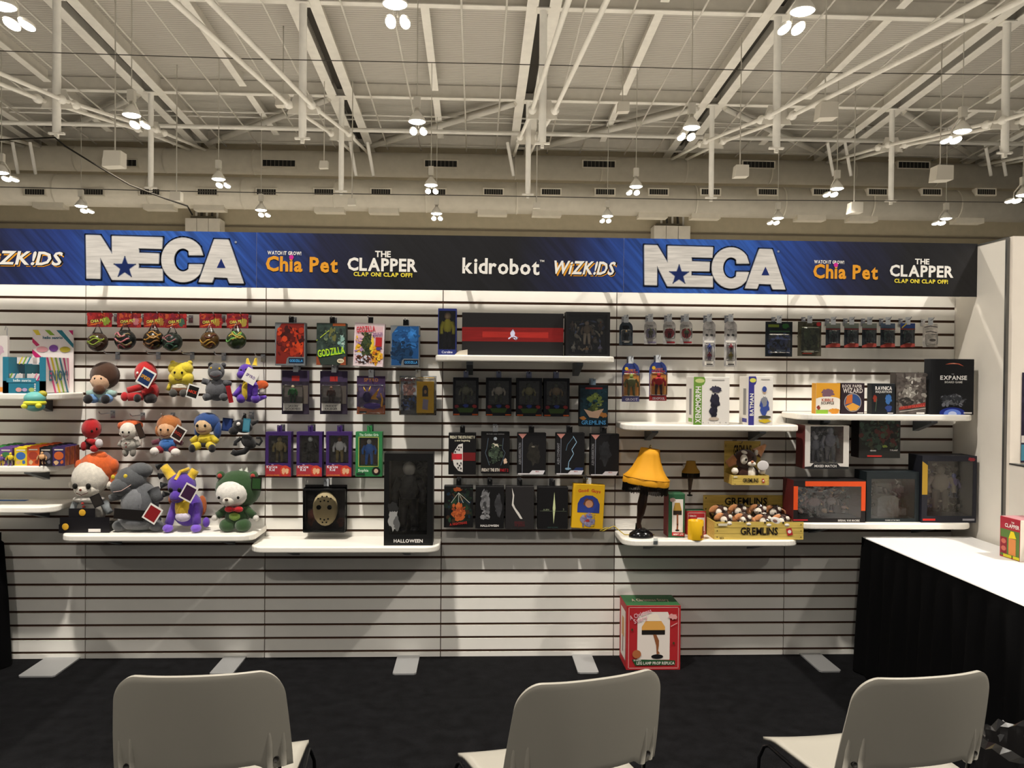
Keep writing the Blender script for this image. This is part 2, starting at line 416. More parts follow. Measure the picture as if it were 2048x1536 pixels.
for Y in (YA-7, YA, YB, YW-1.2):           # cross purlins
    q = MB(); q.box(-45, 50, Y-.13, Y+.13, zc(Y)+.02, zc(Y)+.05, CREAM); q.box(-45, 50, Y-.015, Y+.015, zc(Y)+.05, zc(Y)+BH-.02, CREAM2); q.build('purlin', ceil)
YP = 33.0
q = MB(); zz = at(1000, 266, YP).z; q.tube([(-45, YP, zz), (50, YP, zz)], .085, CREAM, 8); q.build('cross_pipe', ceil)
for dv, dy in ((236, 33.5), (245, 34.2)):
    q = MB(); zz = at(1000, dv, dy).z; q.tube([(-45, dy, zz), (50, dy, zz)], .035, CREAM, 6); q.build('cross_pipe', ceil)
q = MB(); pp = [at(u, v, 20) for u, v in ((-300, 100), (0, 102), (500, 118), (1000, 128), (1400, 138), (1700, 146), (2048, 150), (2300, 152))]
q.tube(pp, .012, DARKGAP, 5); q.build('cable', ceil)
q = MB(); pp = [at(u, v, 22) for u, v in ((-200, 290), (0, 280), (110, 275), (130, 292), (200, 335), (260, 370), (330, 397), (375, 412), (385, 430))]
q.tube(pp, .022, mat('26231e', .9, 0, 'plain', .1), 5); q.build('cable', ceil)
q = MB(); pp = [at(u, v, 30.6) for u, v in ((-200, 372), (0, 374), (380, 383), (1055, 393), (1425, 400), (1783, 402), (2300, 408))]
q.tube(pp, .018, DARKGAP, 5); q.build('cable', ceil)
zg1, zg2 = at(118, 203, YA).z, at(683, 270, YB).z
for k in KS:
    x = XA+BAY*k
    for Y, vb in ((YA, 285), (YB, 388)):
        zb = at(1070, vb, Y).z
        q = MB(); q.tube([(x, Y, zc(Y)-.02), (x, Y, zb)], .115 if Y == YA else .10, CREAM, 12); q.box(x-.2, x+.2, Y-.2, Y+.2, zc(Y)-.03, zc(Y), CREAM); q.box(x-.22, x+.22, Y-.06, Y+.06, zb-.05, zb, CREAM)
        q.box(x-.05, x+.05, Y-.05, Y+.05, zb-.16, zb-.05, CREAM)
        q.build('hanging_post', ceil)
        zg = zg1 if Y == YA else zg2
        q = MB(); q.add([(x-.45, Y, zg-.2), (x+.45, Y, zg-.2), (x+.25, Y, zg+.35), (x-.25, Y, zg+.35), (x-.45, Y+.04, zg-.2), (x+.45, Y+.04, zg-.2), (x+.25, Y+.04, zg+.35), (x-.25, Y+.04, zg+.35)],
              [(0, 1, 2, 3), (7, 6, 5, 4), (0, 4, 5, 1), (1, 5, 6, 2), (2, 6, 7, 3), (3, 7, 4, 0)], CREAM2); q.build('gusset_plate', ceil)
    for s in (-1, 1):
        q = MB(); q.tube([(x+s*.33, 11, zg1-1.6), (x+s*.33, YA-.3, zg1-.05), (x+s*.33, YA, zg1), (x+s*.33, YB, zg2), (x+s*.33, YW-1, zc(YW)-.25)], .06, CREAM, 8)
        for Y, zg in ((YA-.4, zg1-.06), (YA+.4, zg1+.04), (YB-.4, zg2-.05), (YB+.4, zg2+.05)): q.ell((x+s*.33, Y, zg), (.13, .2, .13), CREAM, nu=8, nv=6)
        q.build('tie_rod', ceil)
    left = k <= 0
    for d in ((-1,) if k < 1 else ((-1, 1) if k == 1 else (1,))):
        q = MB(); a = Vector((x+d*.5, YB+.1, zc(YB)-.05)); e = Vector((x+d*BAY*.93, YW-1.4, zc(YW-1.4)-.05))
        q.tube([a, e], .13, CREAM, 4); q.tube([a+Vector((0, .5, .25)), e+Vector((0, .5, .25))], .1, CREAM2, 4); q.build('roof_brace', ceil)
# drop pipes at the far end
for u in (25, 60, 700, 735, 1015, 1655, 1690, 1970, 2000):
    q = MB(); a = at(u, 285, 35); q.tube([a, at(u+12, 352, 35)], .07, CREAM, 8); q.build('drop_pipe', ceil)
# ducts with grilles
VENT = mat('1d1b18', .7)
def duct(name, label, Y, vc, r, vents, vv, vw, plates):
    c = at(1000, vc, Y); root = thing(name, label, 'air duct', (0, Y, c.z))
    q = MB(); q.tube([(-45, 0, 0), (50, 0, 0)], r, mat('cfc8b8', .5, 0, 'paint'), 20); q.build('duct_body', root)
    for i in range(-22, 25, 2):
        q = MB(); q.tube([(i*1.9, 0, 0), (i*1.9+.06, 0, 0)], r+.015, mat('c4bdad', .5), 20, False); q.build('seam_ring', root)
    for u in vents:
        p = at(u, vc+vv(u), Y-r); wd = vw/2*Y/F_PX
        q = MB(); h = .11 if vw < 45 else .13; off = p.z-c.z
        q.box(p.x-wd-.06, p.x+wd+.06, -r-.03, -r*.55, off-h-.05, off+h+.05, mat('cfc8b8', .5, 0, 'paint')); gq = q.build('vent_collar', root)
        q = MB(); q.box(p.x-wd, p.x+wd, -r-.034, -r-.03, off-h, off+h, VENT)
        n = 8
        for i in range(1, n): xx = p.x-wd+2*wd*i/n; q.box(xx-.012, xx+.012, -r-.04, -r-.034, off-h, off+h, mat('6f6a5e', .6))
        q.build('grille', gq)
    for u in plates:
        p = at(u, vc+30, Y-r)
        q = MB(); q.box(p.x-.62, p.x+.62, -r*.5, r*.3, -r-.12, -r*.75, mat('cfc8b8', .5, 0, 'paint')); q.build('access_plate', root)
tilt = lambda u: (u-1000)*.010
duct('air_duct', 'upper round air duct with widely spaced grilles high on far wall', 36.9, 334, .53, [240, 558, 882, 1198, 1517, 1827], lambda u: -6+tilt(u)*.3, 62, [])
duct('air_duct', 'lower larger round air duct with closely spaced grilles along far wall', 35.3, 396, .66, [70, 187, 300, 415, 533, 648, 762, 872, 987, 1102, 1210, 1317, 1421, 1535, 1645, 1755, 1863, 1972], lambda u: -12, 36, [87, 310, 412, 655, 765, 985, 1095, 1310, 1417, 1630, 1735, 1950])
# cabinets on the far wall
for (u0, v0, u1) in ((370, 436, 440), (1308, 451, 1381)):
    a, e = at(u0, v0, YW-.8), at(u1, v0, YW-.8)
    lab = 'pale boxed column head on far wall above the %s big silver sign letters' % ('left' if u0 < 900 else 'right')
    root = thing('wall_cabinet', lab, 'cabinet', ((a.x+e.x)/2, YW-.05, 0)); wd = (e.x-a.x)/2
    for i in range(3):
        q = MB(); q.box(-wd+i*2*wd/3+.01, -wd+(i+1)*2*wd/3-.01, -.75, 0, 0, a.z, mat('d8d1c2', .6, 0, 'paint')); q.build('cabinet_panel', root)
    q = MB()
    for i in range(5): q.tube([(-wd*.5+i*wd*.3, -.4, a.z), (-wd*.5+i*wd*.3, -.4, a.z+random.uniform(.2, .75)), (-wd*.5+i*wd*.3, -.2, a.z+1.0)], .05, DARKGAP if i % 2 else CREAM, 6)
    q.box(-wd*.8, wd*.6, -.5, -.1, a.z, a.z+.15, mat('77705f', .6)); q.build('pipework', root)
# hanging speaker boxes
for i, (u, v, wpx, Y, lb) in enumerate(((1245, 217, 24, 26, 'above the kid-brand lettering'), (1650, 226, 38, 22, 'right of centre below a diagonal rod'), (566, 204, 26, 26, 'left of a long tie rod'), (230, 322, 36, 24, 'in front of upper duct at far left'), (648, 331, 17, 30, 'in front of upper duct near a left post'),
                                  (1480, 345, 28, 26, 'in front of upper duct right of centre'), (1880, 350, 36, 26, 'in front of upper duct at far right'), (353, 395, 22, 29, 'over lower duct at left'), (1708, 418, 26, 29, 'over lower duct at right'), (1073, 412, 14, 30, 'at bottom of the centre post'), (704, 405, 16, 30, 'below lower duct near a left post'))):
    p = at(u, v, Y); s = wpx*Y/F_PX/2
    root = thing('hanging_speaker', 'white box unit hanging from roof '+lb, 'speaker', (p.x, Y, p.z-s*.8), 'boxes hung from roof')
    q = MB(); q.prism([(-s, 0), (s, .1*s), (s, 1.7*s), (-s*.8, 1.7*s)], -s, s*.6, mat('d2ccbf', .6)); q.build('cabinet', root)
    q = MB(); q.tube([(0, 0, 1.7*s), (0, 0, zc(Y)-p.z+s)], .02, CREAM, 5); q.build('hanger_rod', root)

# ---------------------------------------------------------------- high-bay lamps
GLOW = mat('ffffff', 28.0, 0, 'glow'); HOUS = mat('c9c4b8', .4); REFL = mat('e8e4da', .3)
def lampparts():
    q = MB(); q.box(-.11, .11, -.1, .1, .45, .80, HOUS); q.tube([(0, 0, .3), (0, 0, .42)], .07, HOUS, 8)
    q.tube([(0, .1, .55), (0, .62, .25), (0, .68, -.02)], .03, HOUS, 6); body = q.mesh('ballast')
    q = MB(); q.lathe([(.07, .34), (.12, .28), (.24, .12), (.30, 0), (.295, -.01)], REFL, seg=16); r = q.mesh('reflector')
    q = MB(); q.lathe([(.05, -.06), (.2, -.05), (.27, -.012), (.285, .0)], GLOW, seg=16); g = q.mesh('lens')
    q = MB(); q.ell((0, 0, 0), (.13, .33, .09), REFL, nu=12, nv=8); h = q.mesh('floodlight_head')
    q = MB(); q.ell((0, 0, -.03), (.12, .31, .09), GLOW, nu=12, nv=8); l = q.mesh('lens')
    return body, r, g, h, l
LB, LR, LG, LH, LL = lampparts()
q = MB(); q.tube([(0, 0, 0), (0, 0, 1)], .018, HOUS, 5); LROD = q.mesh('hanger_rod')
def link(name, me, par, loc=(0, 0, 0)):
    o = bpy.data.objects.new(name, me); COL.objects.link(o); o.parent = par; o.location = loc; return o
SPOT = bpy.data.lights.new('lamp_light', 'SPOT'); SPOT.energy = LAMP_W; SPOT.color = LAMP_COL; SPOT.spot_size = math.radians(129); SPOT.spot_blend = 1; SPOT.shadow_soft_size = .16
def highbay(p, label, full=True):
    root = thing('high_bay_lamp', label, 'ceiling lamp', p, 'high bay lamps of the hall'); root.scale = (.78, .78, .78)
    link('ballast', LB, root); link('reflector', LR, root); link('lens', LG, root)
    rd = link('hanger_rod', LROD, root, (0, 0, .8)); rd.scale = (1, 1, (zc(p.y)-p.z)/.78-.8)
    for s in (-1, 1):
        h = link('floodlight_head', LH, root, (s*.17, .68, -.1)); link('lens', LL, h)
    l = bpy.data.objects.new('lamp_light', SPOT); COL.objects.link(l); l.parent = root; l.location = (0, .3, -.3)
rows = ((14.8, [(5, 12), (790, 8), (1605, 22)]), (21.3, [(263, 230), (834, 243), (1383, 255), (1925, 262)]), (28.3, [(3, 345), (437, 358), (862, 370), (1272, 373), (1674, 377), (2046, 390)]),
        (33.2, [(162, 412), (522, 420), (873, 427), (1215, 432), (1556, 436), (1892, 437)]))
rn = ('nearest row at top edge', 'second row from the top', 'row in front of the ducts', 'farthest row against far wall')
on = ('first', 'second', 'third', 'fourth', 'fifth', 'sixth')
for j, (Y, us) in enumerate(rows):
    for i, (u, v) in enumerate(us): highbay(at(u, v, Y), 'lit three-headed hall lamp, %s from left in the %s' % (on[i], rn[j]))
for Y in (8.2, 1.5, -5.2):
    for k in range(-2, 4): highbay(Vector((.7+7*k, Y, 8.0)), 'hall lamp overhead outside the picture')

# ================================================================ HEADER SIGN
YHD = 4.555
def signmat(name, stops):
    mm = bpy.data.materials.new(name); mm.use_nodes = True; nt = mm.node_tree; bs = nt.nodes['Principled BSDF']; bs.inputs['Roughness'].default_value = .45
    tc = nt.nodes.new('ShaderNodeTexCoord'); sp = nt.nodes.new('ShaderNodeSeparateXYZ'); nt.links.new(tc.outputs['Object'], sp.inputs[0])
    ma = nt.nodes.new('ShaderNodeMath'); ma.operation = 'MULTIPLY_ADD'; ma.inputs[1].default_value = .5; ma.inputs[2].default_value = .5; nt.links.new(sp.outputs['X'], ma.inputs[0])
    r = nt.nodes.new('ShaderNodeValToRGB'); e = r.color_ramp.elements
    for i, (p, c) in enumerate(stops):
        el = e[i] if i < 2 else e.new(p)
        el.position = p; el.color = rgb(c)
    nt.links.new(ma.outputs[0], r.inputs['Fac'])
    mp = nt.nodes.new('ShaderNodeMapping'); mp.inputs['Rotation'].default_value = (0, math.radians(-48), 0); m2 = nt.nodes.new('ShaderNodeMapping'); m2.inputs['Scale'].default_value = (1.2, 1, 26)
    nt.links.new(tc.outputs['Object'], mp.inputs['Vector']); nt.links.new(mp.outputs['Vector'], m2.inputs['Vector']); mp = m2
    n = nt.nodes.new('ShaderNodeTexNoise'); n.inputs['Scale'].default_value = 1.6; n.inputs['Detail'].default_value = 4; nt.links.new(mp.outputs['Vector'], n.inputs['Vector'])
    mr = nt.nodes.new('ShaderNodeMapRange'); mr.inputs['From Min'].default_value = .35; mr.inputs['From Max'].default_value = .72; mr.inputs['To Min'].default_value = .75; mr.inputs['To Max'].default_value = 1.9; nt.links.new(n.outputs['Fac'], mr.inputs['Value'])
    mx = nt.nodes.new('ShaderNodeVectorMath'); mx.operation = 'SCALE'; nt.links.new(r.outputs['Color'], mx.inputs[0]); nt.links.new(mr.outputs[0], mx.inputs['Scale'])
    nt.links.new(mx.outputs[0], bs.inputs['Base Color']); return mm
BLU, MID, NAV, BLK = '1d3c82', '1b3272', '161a38', '101014'
ZH0, ZH1 = at(1230, 584.5, YHD).z, at(1230, 476, YHD).z
HH = ZH1-ZH0
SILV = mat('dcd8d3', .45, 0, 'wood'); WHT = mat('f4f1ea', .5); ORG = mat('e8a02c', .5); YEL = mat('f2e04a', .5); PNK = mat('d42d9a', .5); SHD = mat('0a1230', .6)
def neca(b, T, cx, cz, w):                       # big silver logo letters, from their outline in the photo
    k = w/1160
    f = lambda pts: [(cx+(x-1260)*k, cz-(y-297)*k) for x, y in pts]
    NE = [(680, 125), (785, 127), (872, 265), (870, 130), (1240, 135), (1235, 220), (1065, 217), (1068, 252), (1215, 255), (1212, 330), (1065, 330), (1065, 366), (1240, 370), (1242, 457), (872, 455), (785, 290), (785, 448), (686, 447)]
    A = [(1620, 143), (1725, 145), (1838, 468), (1735, 468), (1718, 428), (1620, 425), (1605, 465), (1507, 463)]
    th0, th1 = math.radians(27), math.radians(333); n = 30
    C = [(1390+158*math.cos(th0+(th1-th0)*i/n), 300-166*math.sin(th0+(th1-th0)*i/n)) for i in range(n+1)]
    t0, t1 = math.radians(30), math.radians(330)
    C[0] = (1537, 262); C[-1] = (1537, 332)
    C += [(1435, 332)] + [(1390+66*math.cos(t1+(t0-t1)*i/n), 300-86*math.sin(t1+(t0-t1)*i/n)) for i in range(2, n-1)] + [(1435, 264)]
    star = [(965+(82 if i % 2 == 0 else 33)*math.sin(i*PI/5), 362-(82 if i % 2 == 0 else 33)*math.cos(i*PI/5)) for i in range(10)]
    for P in (NE, C, A):
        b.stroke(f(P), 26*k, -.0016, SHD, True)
    for i, P in enumerate((NE, C, A)):
        b.stroke(f(P), 9*k, -.0022-.0002*i, mat('8f97a8', .4), True)
    T.prism(f(NE), -.0050, -.0024, SILV); T.prism(f(C), -.0051, -.0025, SILV); T.prism(f(A), -.0052, -.0026, SILV)
    b.stroke(f(star), 9*k, -.0054, mat('8f97a8', .4), True); b.poly(f(star), -.0057, mat('12265f', .5)); b.poly(f([(1672, 285), (1640, 355), (1705, 355)]), -.0057, mat('16296a', .5))
    b.poly([(cx+(1778-1260)*k+9*k*math.cos(t*PI/6), cz-(160-297)*k+9*k*math.sin(t*PI/6)) for t in range(12)], -.003, mat('8f97a8', .4))
def sign(label, x0, stops, items):
    root = thing('header_sign', label, 'sign', (x0+1, YHD, ZH0), 'header boards along the top of the display wall')
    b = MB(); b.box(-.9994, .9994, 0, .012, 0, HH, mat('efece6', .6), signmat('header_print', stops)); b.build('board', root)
    b = MB()
    for s in (-.9, 0.12, .9): b.box(s-.012, s+.012, .012, D-YHD, HH*.35, HH*.35+.02, ALU); b.box(s-.012, s+.012, .012, .03, 0, HH, ALU)
    b.build('support_bracket', root)
    for it in items:
        k, u = it[0], it[1]; A = MB(); T = MB()
        p = at(u, it[2], YHD); X, Z = p.x-x0-1, p.z-ZH0; sc = YHD/F_PX
        if k == 'neca': neca(A, T, X, Z, it[3]*sc)
        else:
            col, h, wd = it[4], it[5]*sc, it[6]*sc
            if len(it) > 8: T.text(it[3], X+3*sc, Z-3.5*sc, h, wd, -.0014, it[8], 1, 0, it[7], fill=True); T.text(it[3], X+1*sc, Z-1.2*sc, h*1.06, wd*1.03, -.0018, mat('08080c', .6), 1, 0, it[7], fill=True)
            T.text(it[3], X, Z, h, wd, -.0024, col, {'kidrobot': 1, 'WiZK!DS': 1}.get(it[3], 2), -.009, it[7], fill=True)
            if it[3] == 'Chia Pet': A.poly([(X-20.5*sc+4.5*sc*math.cos(t*PI/8), Z+13*sc+4.5*sc*math.sin(t*PI/8)) for t in range(16)], -.003, PNK)
        if A.f: A.build('printed_artwork', root)
        T.build('lettering', root)
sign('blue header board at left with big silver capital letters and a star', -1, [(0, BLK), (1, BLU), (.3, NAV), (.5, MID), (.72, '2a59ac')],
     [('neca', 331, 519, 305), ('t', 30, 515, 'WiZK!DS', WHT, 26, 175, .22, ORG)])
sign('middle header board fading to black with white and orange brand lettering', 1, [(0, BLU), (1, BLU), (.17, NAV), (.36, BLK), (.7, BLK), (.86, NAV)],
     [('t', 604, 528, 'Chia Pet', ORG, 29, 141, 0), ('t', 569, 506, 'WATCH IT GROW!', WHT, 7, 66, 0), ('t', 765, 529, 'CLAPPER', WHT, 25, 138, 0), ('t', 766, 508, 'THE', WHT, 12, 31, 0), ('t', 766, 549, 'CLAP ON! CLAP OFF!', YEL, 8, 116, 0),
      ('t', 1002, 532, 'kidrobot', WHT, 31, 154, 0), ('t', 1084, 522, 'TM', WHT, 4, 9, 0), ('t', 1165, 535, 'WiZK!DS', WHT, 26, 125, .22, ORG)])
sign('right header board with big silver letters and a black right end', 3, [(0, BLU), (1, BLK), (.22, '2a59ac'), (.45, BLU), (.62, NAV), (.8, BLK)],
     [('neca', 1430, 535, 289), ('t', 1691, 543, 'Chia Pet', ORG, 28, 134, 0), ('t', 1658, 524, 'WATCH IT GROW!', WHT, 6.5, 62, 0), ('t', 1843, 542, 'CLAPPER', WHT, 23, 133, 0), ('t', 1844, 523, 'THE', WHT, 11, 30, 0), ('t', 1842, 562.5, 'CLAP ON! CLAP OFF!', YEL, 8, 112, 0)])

# ================================================================ SHELVES
SHW = mat('f1ede4', .35)
def shelf(label, x0, x1, u, v, cor=.085, depth=.30):
    z = at(u, v, D-depth).z; TH = .034
    root = thing('wall_shelf', label, 'shelf', ((x0+x1)/2, D, z-TH), 'white shelves on the slat wall'); hw = (x1-x0)/2
    pts = [(-hw, 0), (-hw, -depth+cor)] + [(-hw+cor-cor*math.cos(t*PI/12), -depth+cor-cor*math.sin(t*PI/12)) for t in range(1, 7)]
    pts += [(hw-cor+cor*math.sin(t*PI/12), -depth+cor-cor*math.cos(t*PI/12)) for t in range(0, 6)] + [(hw, -depth+cor), (hw, 0)]
    b = MB(); b.prismz(pts, 0, TH, SHW); bev(b.build('shelf_board', root), .008, 3)
    for s in (-.62, .62):
        b = MB(); b.add([(s*hw-.018, 0, 0), (s*hw+.018, 0, 0), (s*hw+.018, 0, -.075), (s*hw-.018, 0, -.075), (s*hw-.018, -.20, 0), (s*hw+.018, -.20, 0), (s*hw+.018, -.20, -.018), (s*hw-.018, -.20, -.018)],
              [(0, 1, 2, 3), (7, 6, 5, 4), (0, 4, 5, 1), (1, 5, 6, 2), (2, 6, 7, 3), (3, 7, 4, 0)], mat('5b6066', .3, .4)); b.build('bracket', root)
    return z
Z1 = shelf('lowest shelf at left carrying four large plush toys', -.01, 1.01, 330, 1071)
Z2 = shelf('shelf under the hanging mask pack, tall black box on it', .985, 2.0, 690, 1094)
Z3 = shelf('topmost shelf with a wide black box with red stripe', 1.97, 2.95, 1050, 711)
Z4 = shelf('shelf carrying the yellow lamp and crate of bagged toys', 3.0, 3.98, 1420, 1081)
Z5 = shelf('shelf with two white figure cartons, green and blue banded', 3.0, 3.98, 1420, 850)
Z6 = shelf('upper right shelf with five game boxes', 3.97, 4.96, 1770, 829)
Z7 = shelf('lower right shelf with three wide window boxes', 3.97, 4.96, 1800, 1047)
ZL1 = shelf('left shelf carrying the striped counter display', -1.0, -.01, 60, 787)
ZL2 = shelf('left shelf carrying rows of small colourful boxes', -1.0, -.03, 60, 932)
ZL3 = shelf('empty left shelf with a strip of blue tape', -1.0, -.03, 60, 1014)
b = MB(); a = at(-60, 1006, 4.7); b.box(a.x, at(58, 1006, 4.7).x, 4.66, 4.70, ZL3+.0002, ZL3+.0022, mat('3f6fb5', .5)); tag(b.build('tape_strip'), 'strip of blue tape on the empty left shelf', 'tape')

# ================================================================ PRODUCTS: hanging boxes in the second panel
GB = 'boxed figures hanging on the slat wall'
GRY = '6d7276'
def mcard(rect, label, short, base, ops, **k): return carton('figure_box', label, rect, k.pop('depth', .06), base, ops, hang=k.pop('hang', '1a1a1c'), short=short, group=GB, **k)
mcard((550, 645, 610, 731), 'grey-bordered box with fiery red cover and small blue name plate', 'grey box with red cover', GRY,
      [('p', '7a1f16', [(.03, .04), (.97, .04), (.97, .98), (.22, .98), (.05, .78)]), ('b', mat('a83018', .5, 0, 'print'), .7, .5, .26, .38, 3), ('b', mat('c4401c', .5, 0, 'print'), .8, .45, .15, .22, 5), ('b', mat('4a1512', .5, 0, 'print'), .4, .68, .3, .16, 8), ('n', '7a1f16 a83018 5a1512 c4401c 3a1010', .12, .2, .92, .9, 60, .09, 3),
       ('p', GRY, [(.36, .0), (1, 0), (1, .2), (.46, .2), (.40, .16)]), ('r', '0d1c33', .46, .05, .96, .175), ('t', '4aa5e8', 'GODZILLA', .71, .115, .06, .44)])
mcard((633, 646, 692, 730), 'dark green box with slanting lime green title', 'dark green box with lime title', '2f3a34',
      [('r', mat('33423c', .5, 0, 'print'), .02, .2, .98, .98), ('r', 'a3542a', .55, .93, .98, .99), ('s', 'b5c93f', [(.0, .58), (.42, .82)], .025), ('b', '6a6a3a', .55, .72, .14, .2, 4), ('b', '7fa39a', .86, .55, .1, .2, 2), ('n', '2c3a34 4a5a50 3a463c 6a7a5a 26302c', .05, .4, .95, .9, 50, .06, 5), ('n', '8ab0a8 b0c8c0 5a7a74', .75, .4, .97, .7, 14, .06, 6),
       ('p', '2c7a38', [(.04, .18), (.95, .28), (.95, .37), (.2, .24)]), ('t', 'b6e02e', 'GODZILLA', .5, .32, .17, .92, 1, .16), ('p', '8d4528', [(0, 0), (.15, 0), (.05, .2), (0, .2)]), ('p', '8d4528', [(1, 0), (.8, 0), (.95, .2), (1, .2)]), ('e', 'd9cfae', .82, .1, .12, .055), ('t', '6b3020', 'NECA', .82, .1, .035, .16)])
mcard((706, 646, 766, 733), 'white-framed poster box in yellow and red comic colours, tilted', 'white comic poster box', 'e6d3d6',
      [('r', 'dcb7bd', .05, .08, .95, .93), ('b', '3c4a2c', .42, .52, .17, .26, 6), ('b', 'e0a52a', .75, .3, .2, .27, 9), ('b', 'e3b12e', .17, .4, .12, .16, 5), ('b', mat('4a2d22', .5, 0, 'print'), .3, .17, .27, .09, 2), ('b', 'c9c7d6', .2, .27, .16, .06, 7), ('b', 'e8c83a', .62, .5, .06, .25, 13), ('n', '3c4a2c 2a3420 5a5a2a', .28, .25, .56, .78, 40, .07, 2), ('n', 'e0a52a c8701c 4a2d22 e8c83a', .55, .08, .94, .45, 40, .06, 4), ('n', '4a2d22 8a4a38 c9c7d6 2a1a18', .08, .08, .6, .25, 40, .05, 8), ('n', 'e3b12e d8a8b0 9a7ab0', .07, .3, .28, .7, 20, .06, 9),
       ('r', 'b3262a', .72, .47, .93, .68), ('e', '4b3a86', .82, .42, .08, .035), ('t', 'c22532', 'GODZILLA', .38, .86, .13, .62, 1, .12), ('t', '5a2f7a', 'KING OF THE', .78, .77, .04, .32, 1, .12), ('t', '5a2f7a', 'MONSTERS', .78, .72, .045, .32, 1, .12)], roll=.04)
mcard((781, 651, 839, 734), 'grey-bordered box with deep blue underwater cover and name plate', 'grey box with blue cover', GRY,
      [('p', '1d4f86', [(.03, .04), (.97, .04), (.97, .98), (.25, .98), (.05, .8)]), ('b', mat('2f70b4', .5, 0, 'print'), .75, .75, .2, .2, 4), ('b', mat('123252', .5, 0, 'print'), .45, .3, .35, .22, 5), ('n', '1d4f86 2a62a0 164072 2f70b4', .12, .5, .95, .95, 40, .1, 3), ('n', '123252 163c62 0e2844', .08, .2, .7, .6, 40, .1, 4),
       ('p', GRY, [(.36, .0), (1, 0), (1, .2), (.46, .2), (.40, .16)]), ('r', '0d1c33', .46, .05, .96, .175), ('t', '4aa5e8', 'GODZILLA', .71, .115, .06, .44)])
blister('figure_blister', 'dark blister card with green-coated figure and white two-line name label', (561, 741, 616, 829), '2a2230', (.06, .27, .78, .68), [(.5, .02, .95, 'c9b89a', '2f7a3c', '2a4a30')],
        [('r', '3a2f4a', .0, .75, 1, 1), ('r', 'a32a26', .36, .76, .64, .88), ('r', '5a524c', .04, .24, .96, .66), ('r', 'e8e4dc', .06, .08, .76, .25), ('t', '28282a', 'JASON', .41, .19, .05, .4, 0), ('t', '28282a', 'VOORHEES', .41, .125, .05, .62, 0)], short='blister with green figure', group=GB)
blister('figure_blister', 'dark blister card with brown figure and white two-line name label', (638, 742, 693, 829), '2a2230', (.06, .27, .78, .68), [(.5, .02, .9, '7a5a48', '5a3a30', '4a3a34')],
        [('r', '3a2f4a', .0, .75, 1, 1), ('r', 'a32a26', .36, .76, .64, .88), ('r', '4e4844', .04, .24, .96, .66), ('r', 'e8e4dc', .06, .08, .76, .25), ('t', '28282a', 'FREDDY', .41, .19, .05, .46, 0), ('t', '28282a', 'KRUEGER', .41, .125, .05, .54, 0)], short='blister with brown figure', group=GB)
root, wd, h = blister('figure_blister', 'clear clamshell pack with purple and orange winged toy', (712, 752, 769, 829), '4b3a66', (.02, .02, .98, .78), None,
        [('r', '3a2648', 0, .8, 1, 1), ('t', '8a5a2a', 'SPYRO', .5, .9, .09, .5, 1), ('p', 'd06a28', [(0, 0), (1, 0), (1, .25), (.6, .12), (0, .2)]), ('t', 'f0e6d8', 'ACTION', .28, .18, .05, .3), ('r', '2a2226', .1, .03, .35, .08)], short='clamshell with purple toy', group=GB)
g = MB()
g.ell((-.02, -.02, h*.45), (.024, .014, .03), mat('3a2a66', .5)); g.ell((.01, -.02, h*.22), (.05, .012, .018), mat('5a3fa0', .5)); g.add([(-.005, -.02, h*.4), (.05, -.02, h*.7), (.03, -.018, h*.45), (.045, -.02, h*.38)], [(0, 1, 2, 3)], mat('e0a02a', .5)); g.tube([(-.03, -.02, h*.6), (-.04, -.02, h*.72)], [.006, .001], mat('d8b040', .5)); g.tube([(-.01, -.02, h*.6), (0, -.02, h*.74)], [.006, .001], mat('d8b040', .5)); g.tube([(.06, -.02, h*.2), (.065, -.02, h*.4), (.055, -.02, h*.55)], [.006, .005, .003], mat('d89a2a', .5)); g.build('figurine', root)
root, wd, h = blister('figure_blister', 'wide clear pack with grey card and narrow yellow inner box', (797, 752, 872, 831), '8d939c', (.02, .02, .98, .97), None,
        [('r', '1d2028', 0, 0, 1, .12), ('b', mat('6a4a44', .5, 0, 'print'), .26, .66, .16, .2, 4), ('b', mat('2a2c38', .5, 0, 'print'), .36, .3, .2, .22, 6), ('b', '4a6ab0', .17, .25, .1, .13, 2), ('n', '6a4a44 8a6a60 4a3a3a', .12, .48, .4, .82, 30, .05, 1), ('n', '2a2c38 4a4a58 3a5a9a 1d2028', .08, .14, .48, .48, 40, .05, 2), ('t', 'a02a2a', 'CHUCKY', .24, .9, .07, .4), ], short='pack with yellow inner box', group=GB, bd=.05)
q = MB(); q.box(wd*-.02, wd*.44, -.042, -.006, h*.06, h*.86, 'e0b420'); q.build('inner_box', root)
q = MB(); qx = wd*.21; q.poly([(qx-.016, h*.48), (qx+.016, h*.48), (qx+.016, h*.68), (qx+.008, h*.76), (qx-.008, h*.76), (qx-.016, h*.68)], -.0425, '3a3230'); q.ell((qx, -.041, h*.6), (.009, .003, .013), mat('b58a5a', .5)); q.poly([(qx-.016, h*.16), (qx+.014, h*.14), (qx+.018, h*.4), (qx-.012, h*.42)], -.0425, '9a94b0'); q.build('printed_artwork', root)
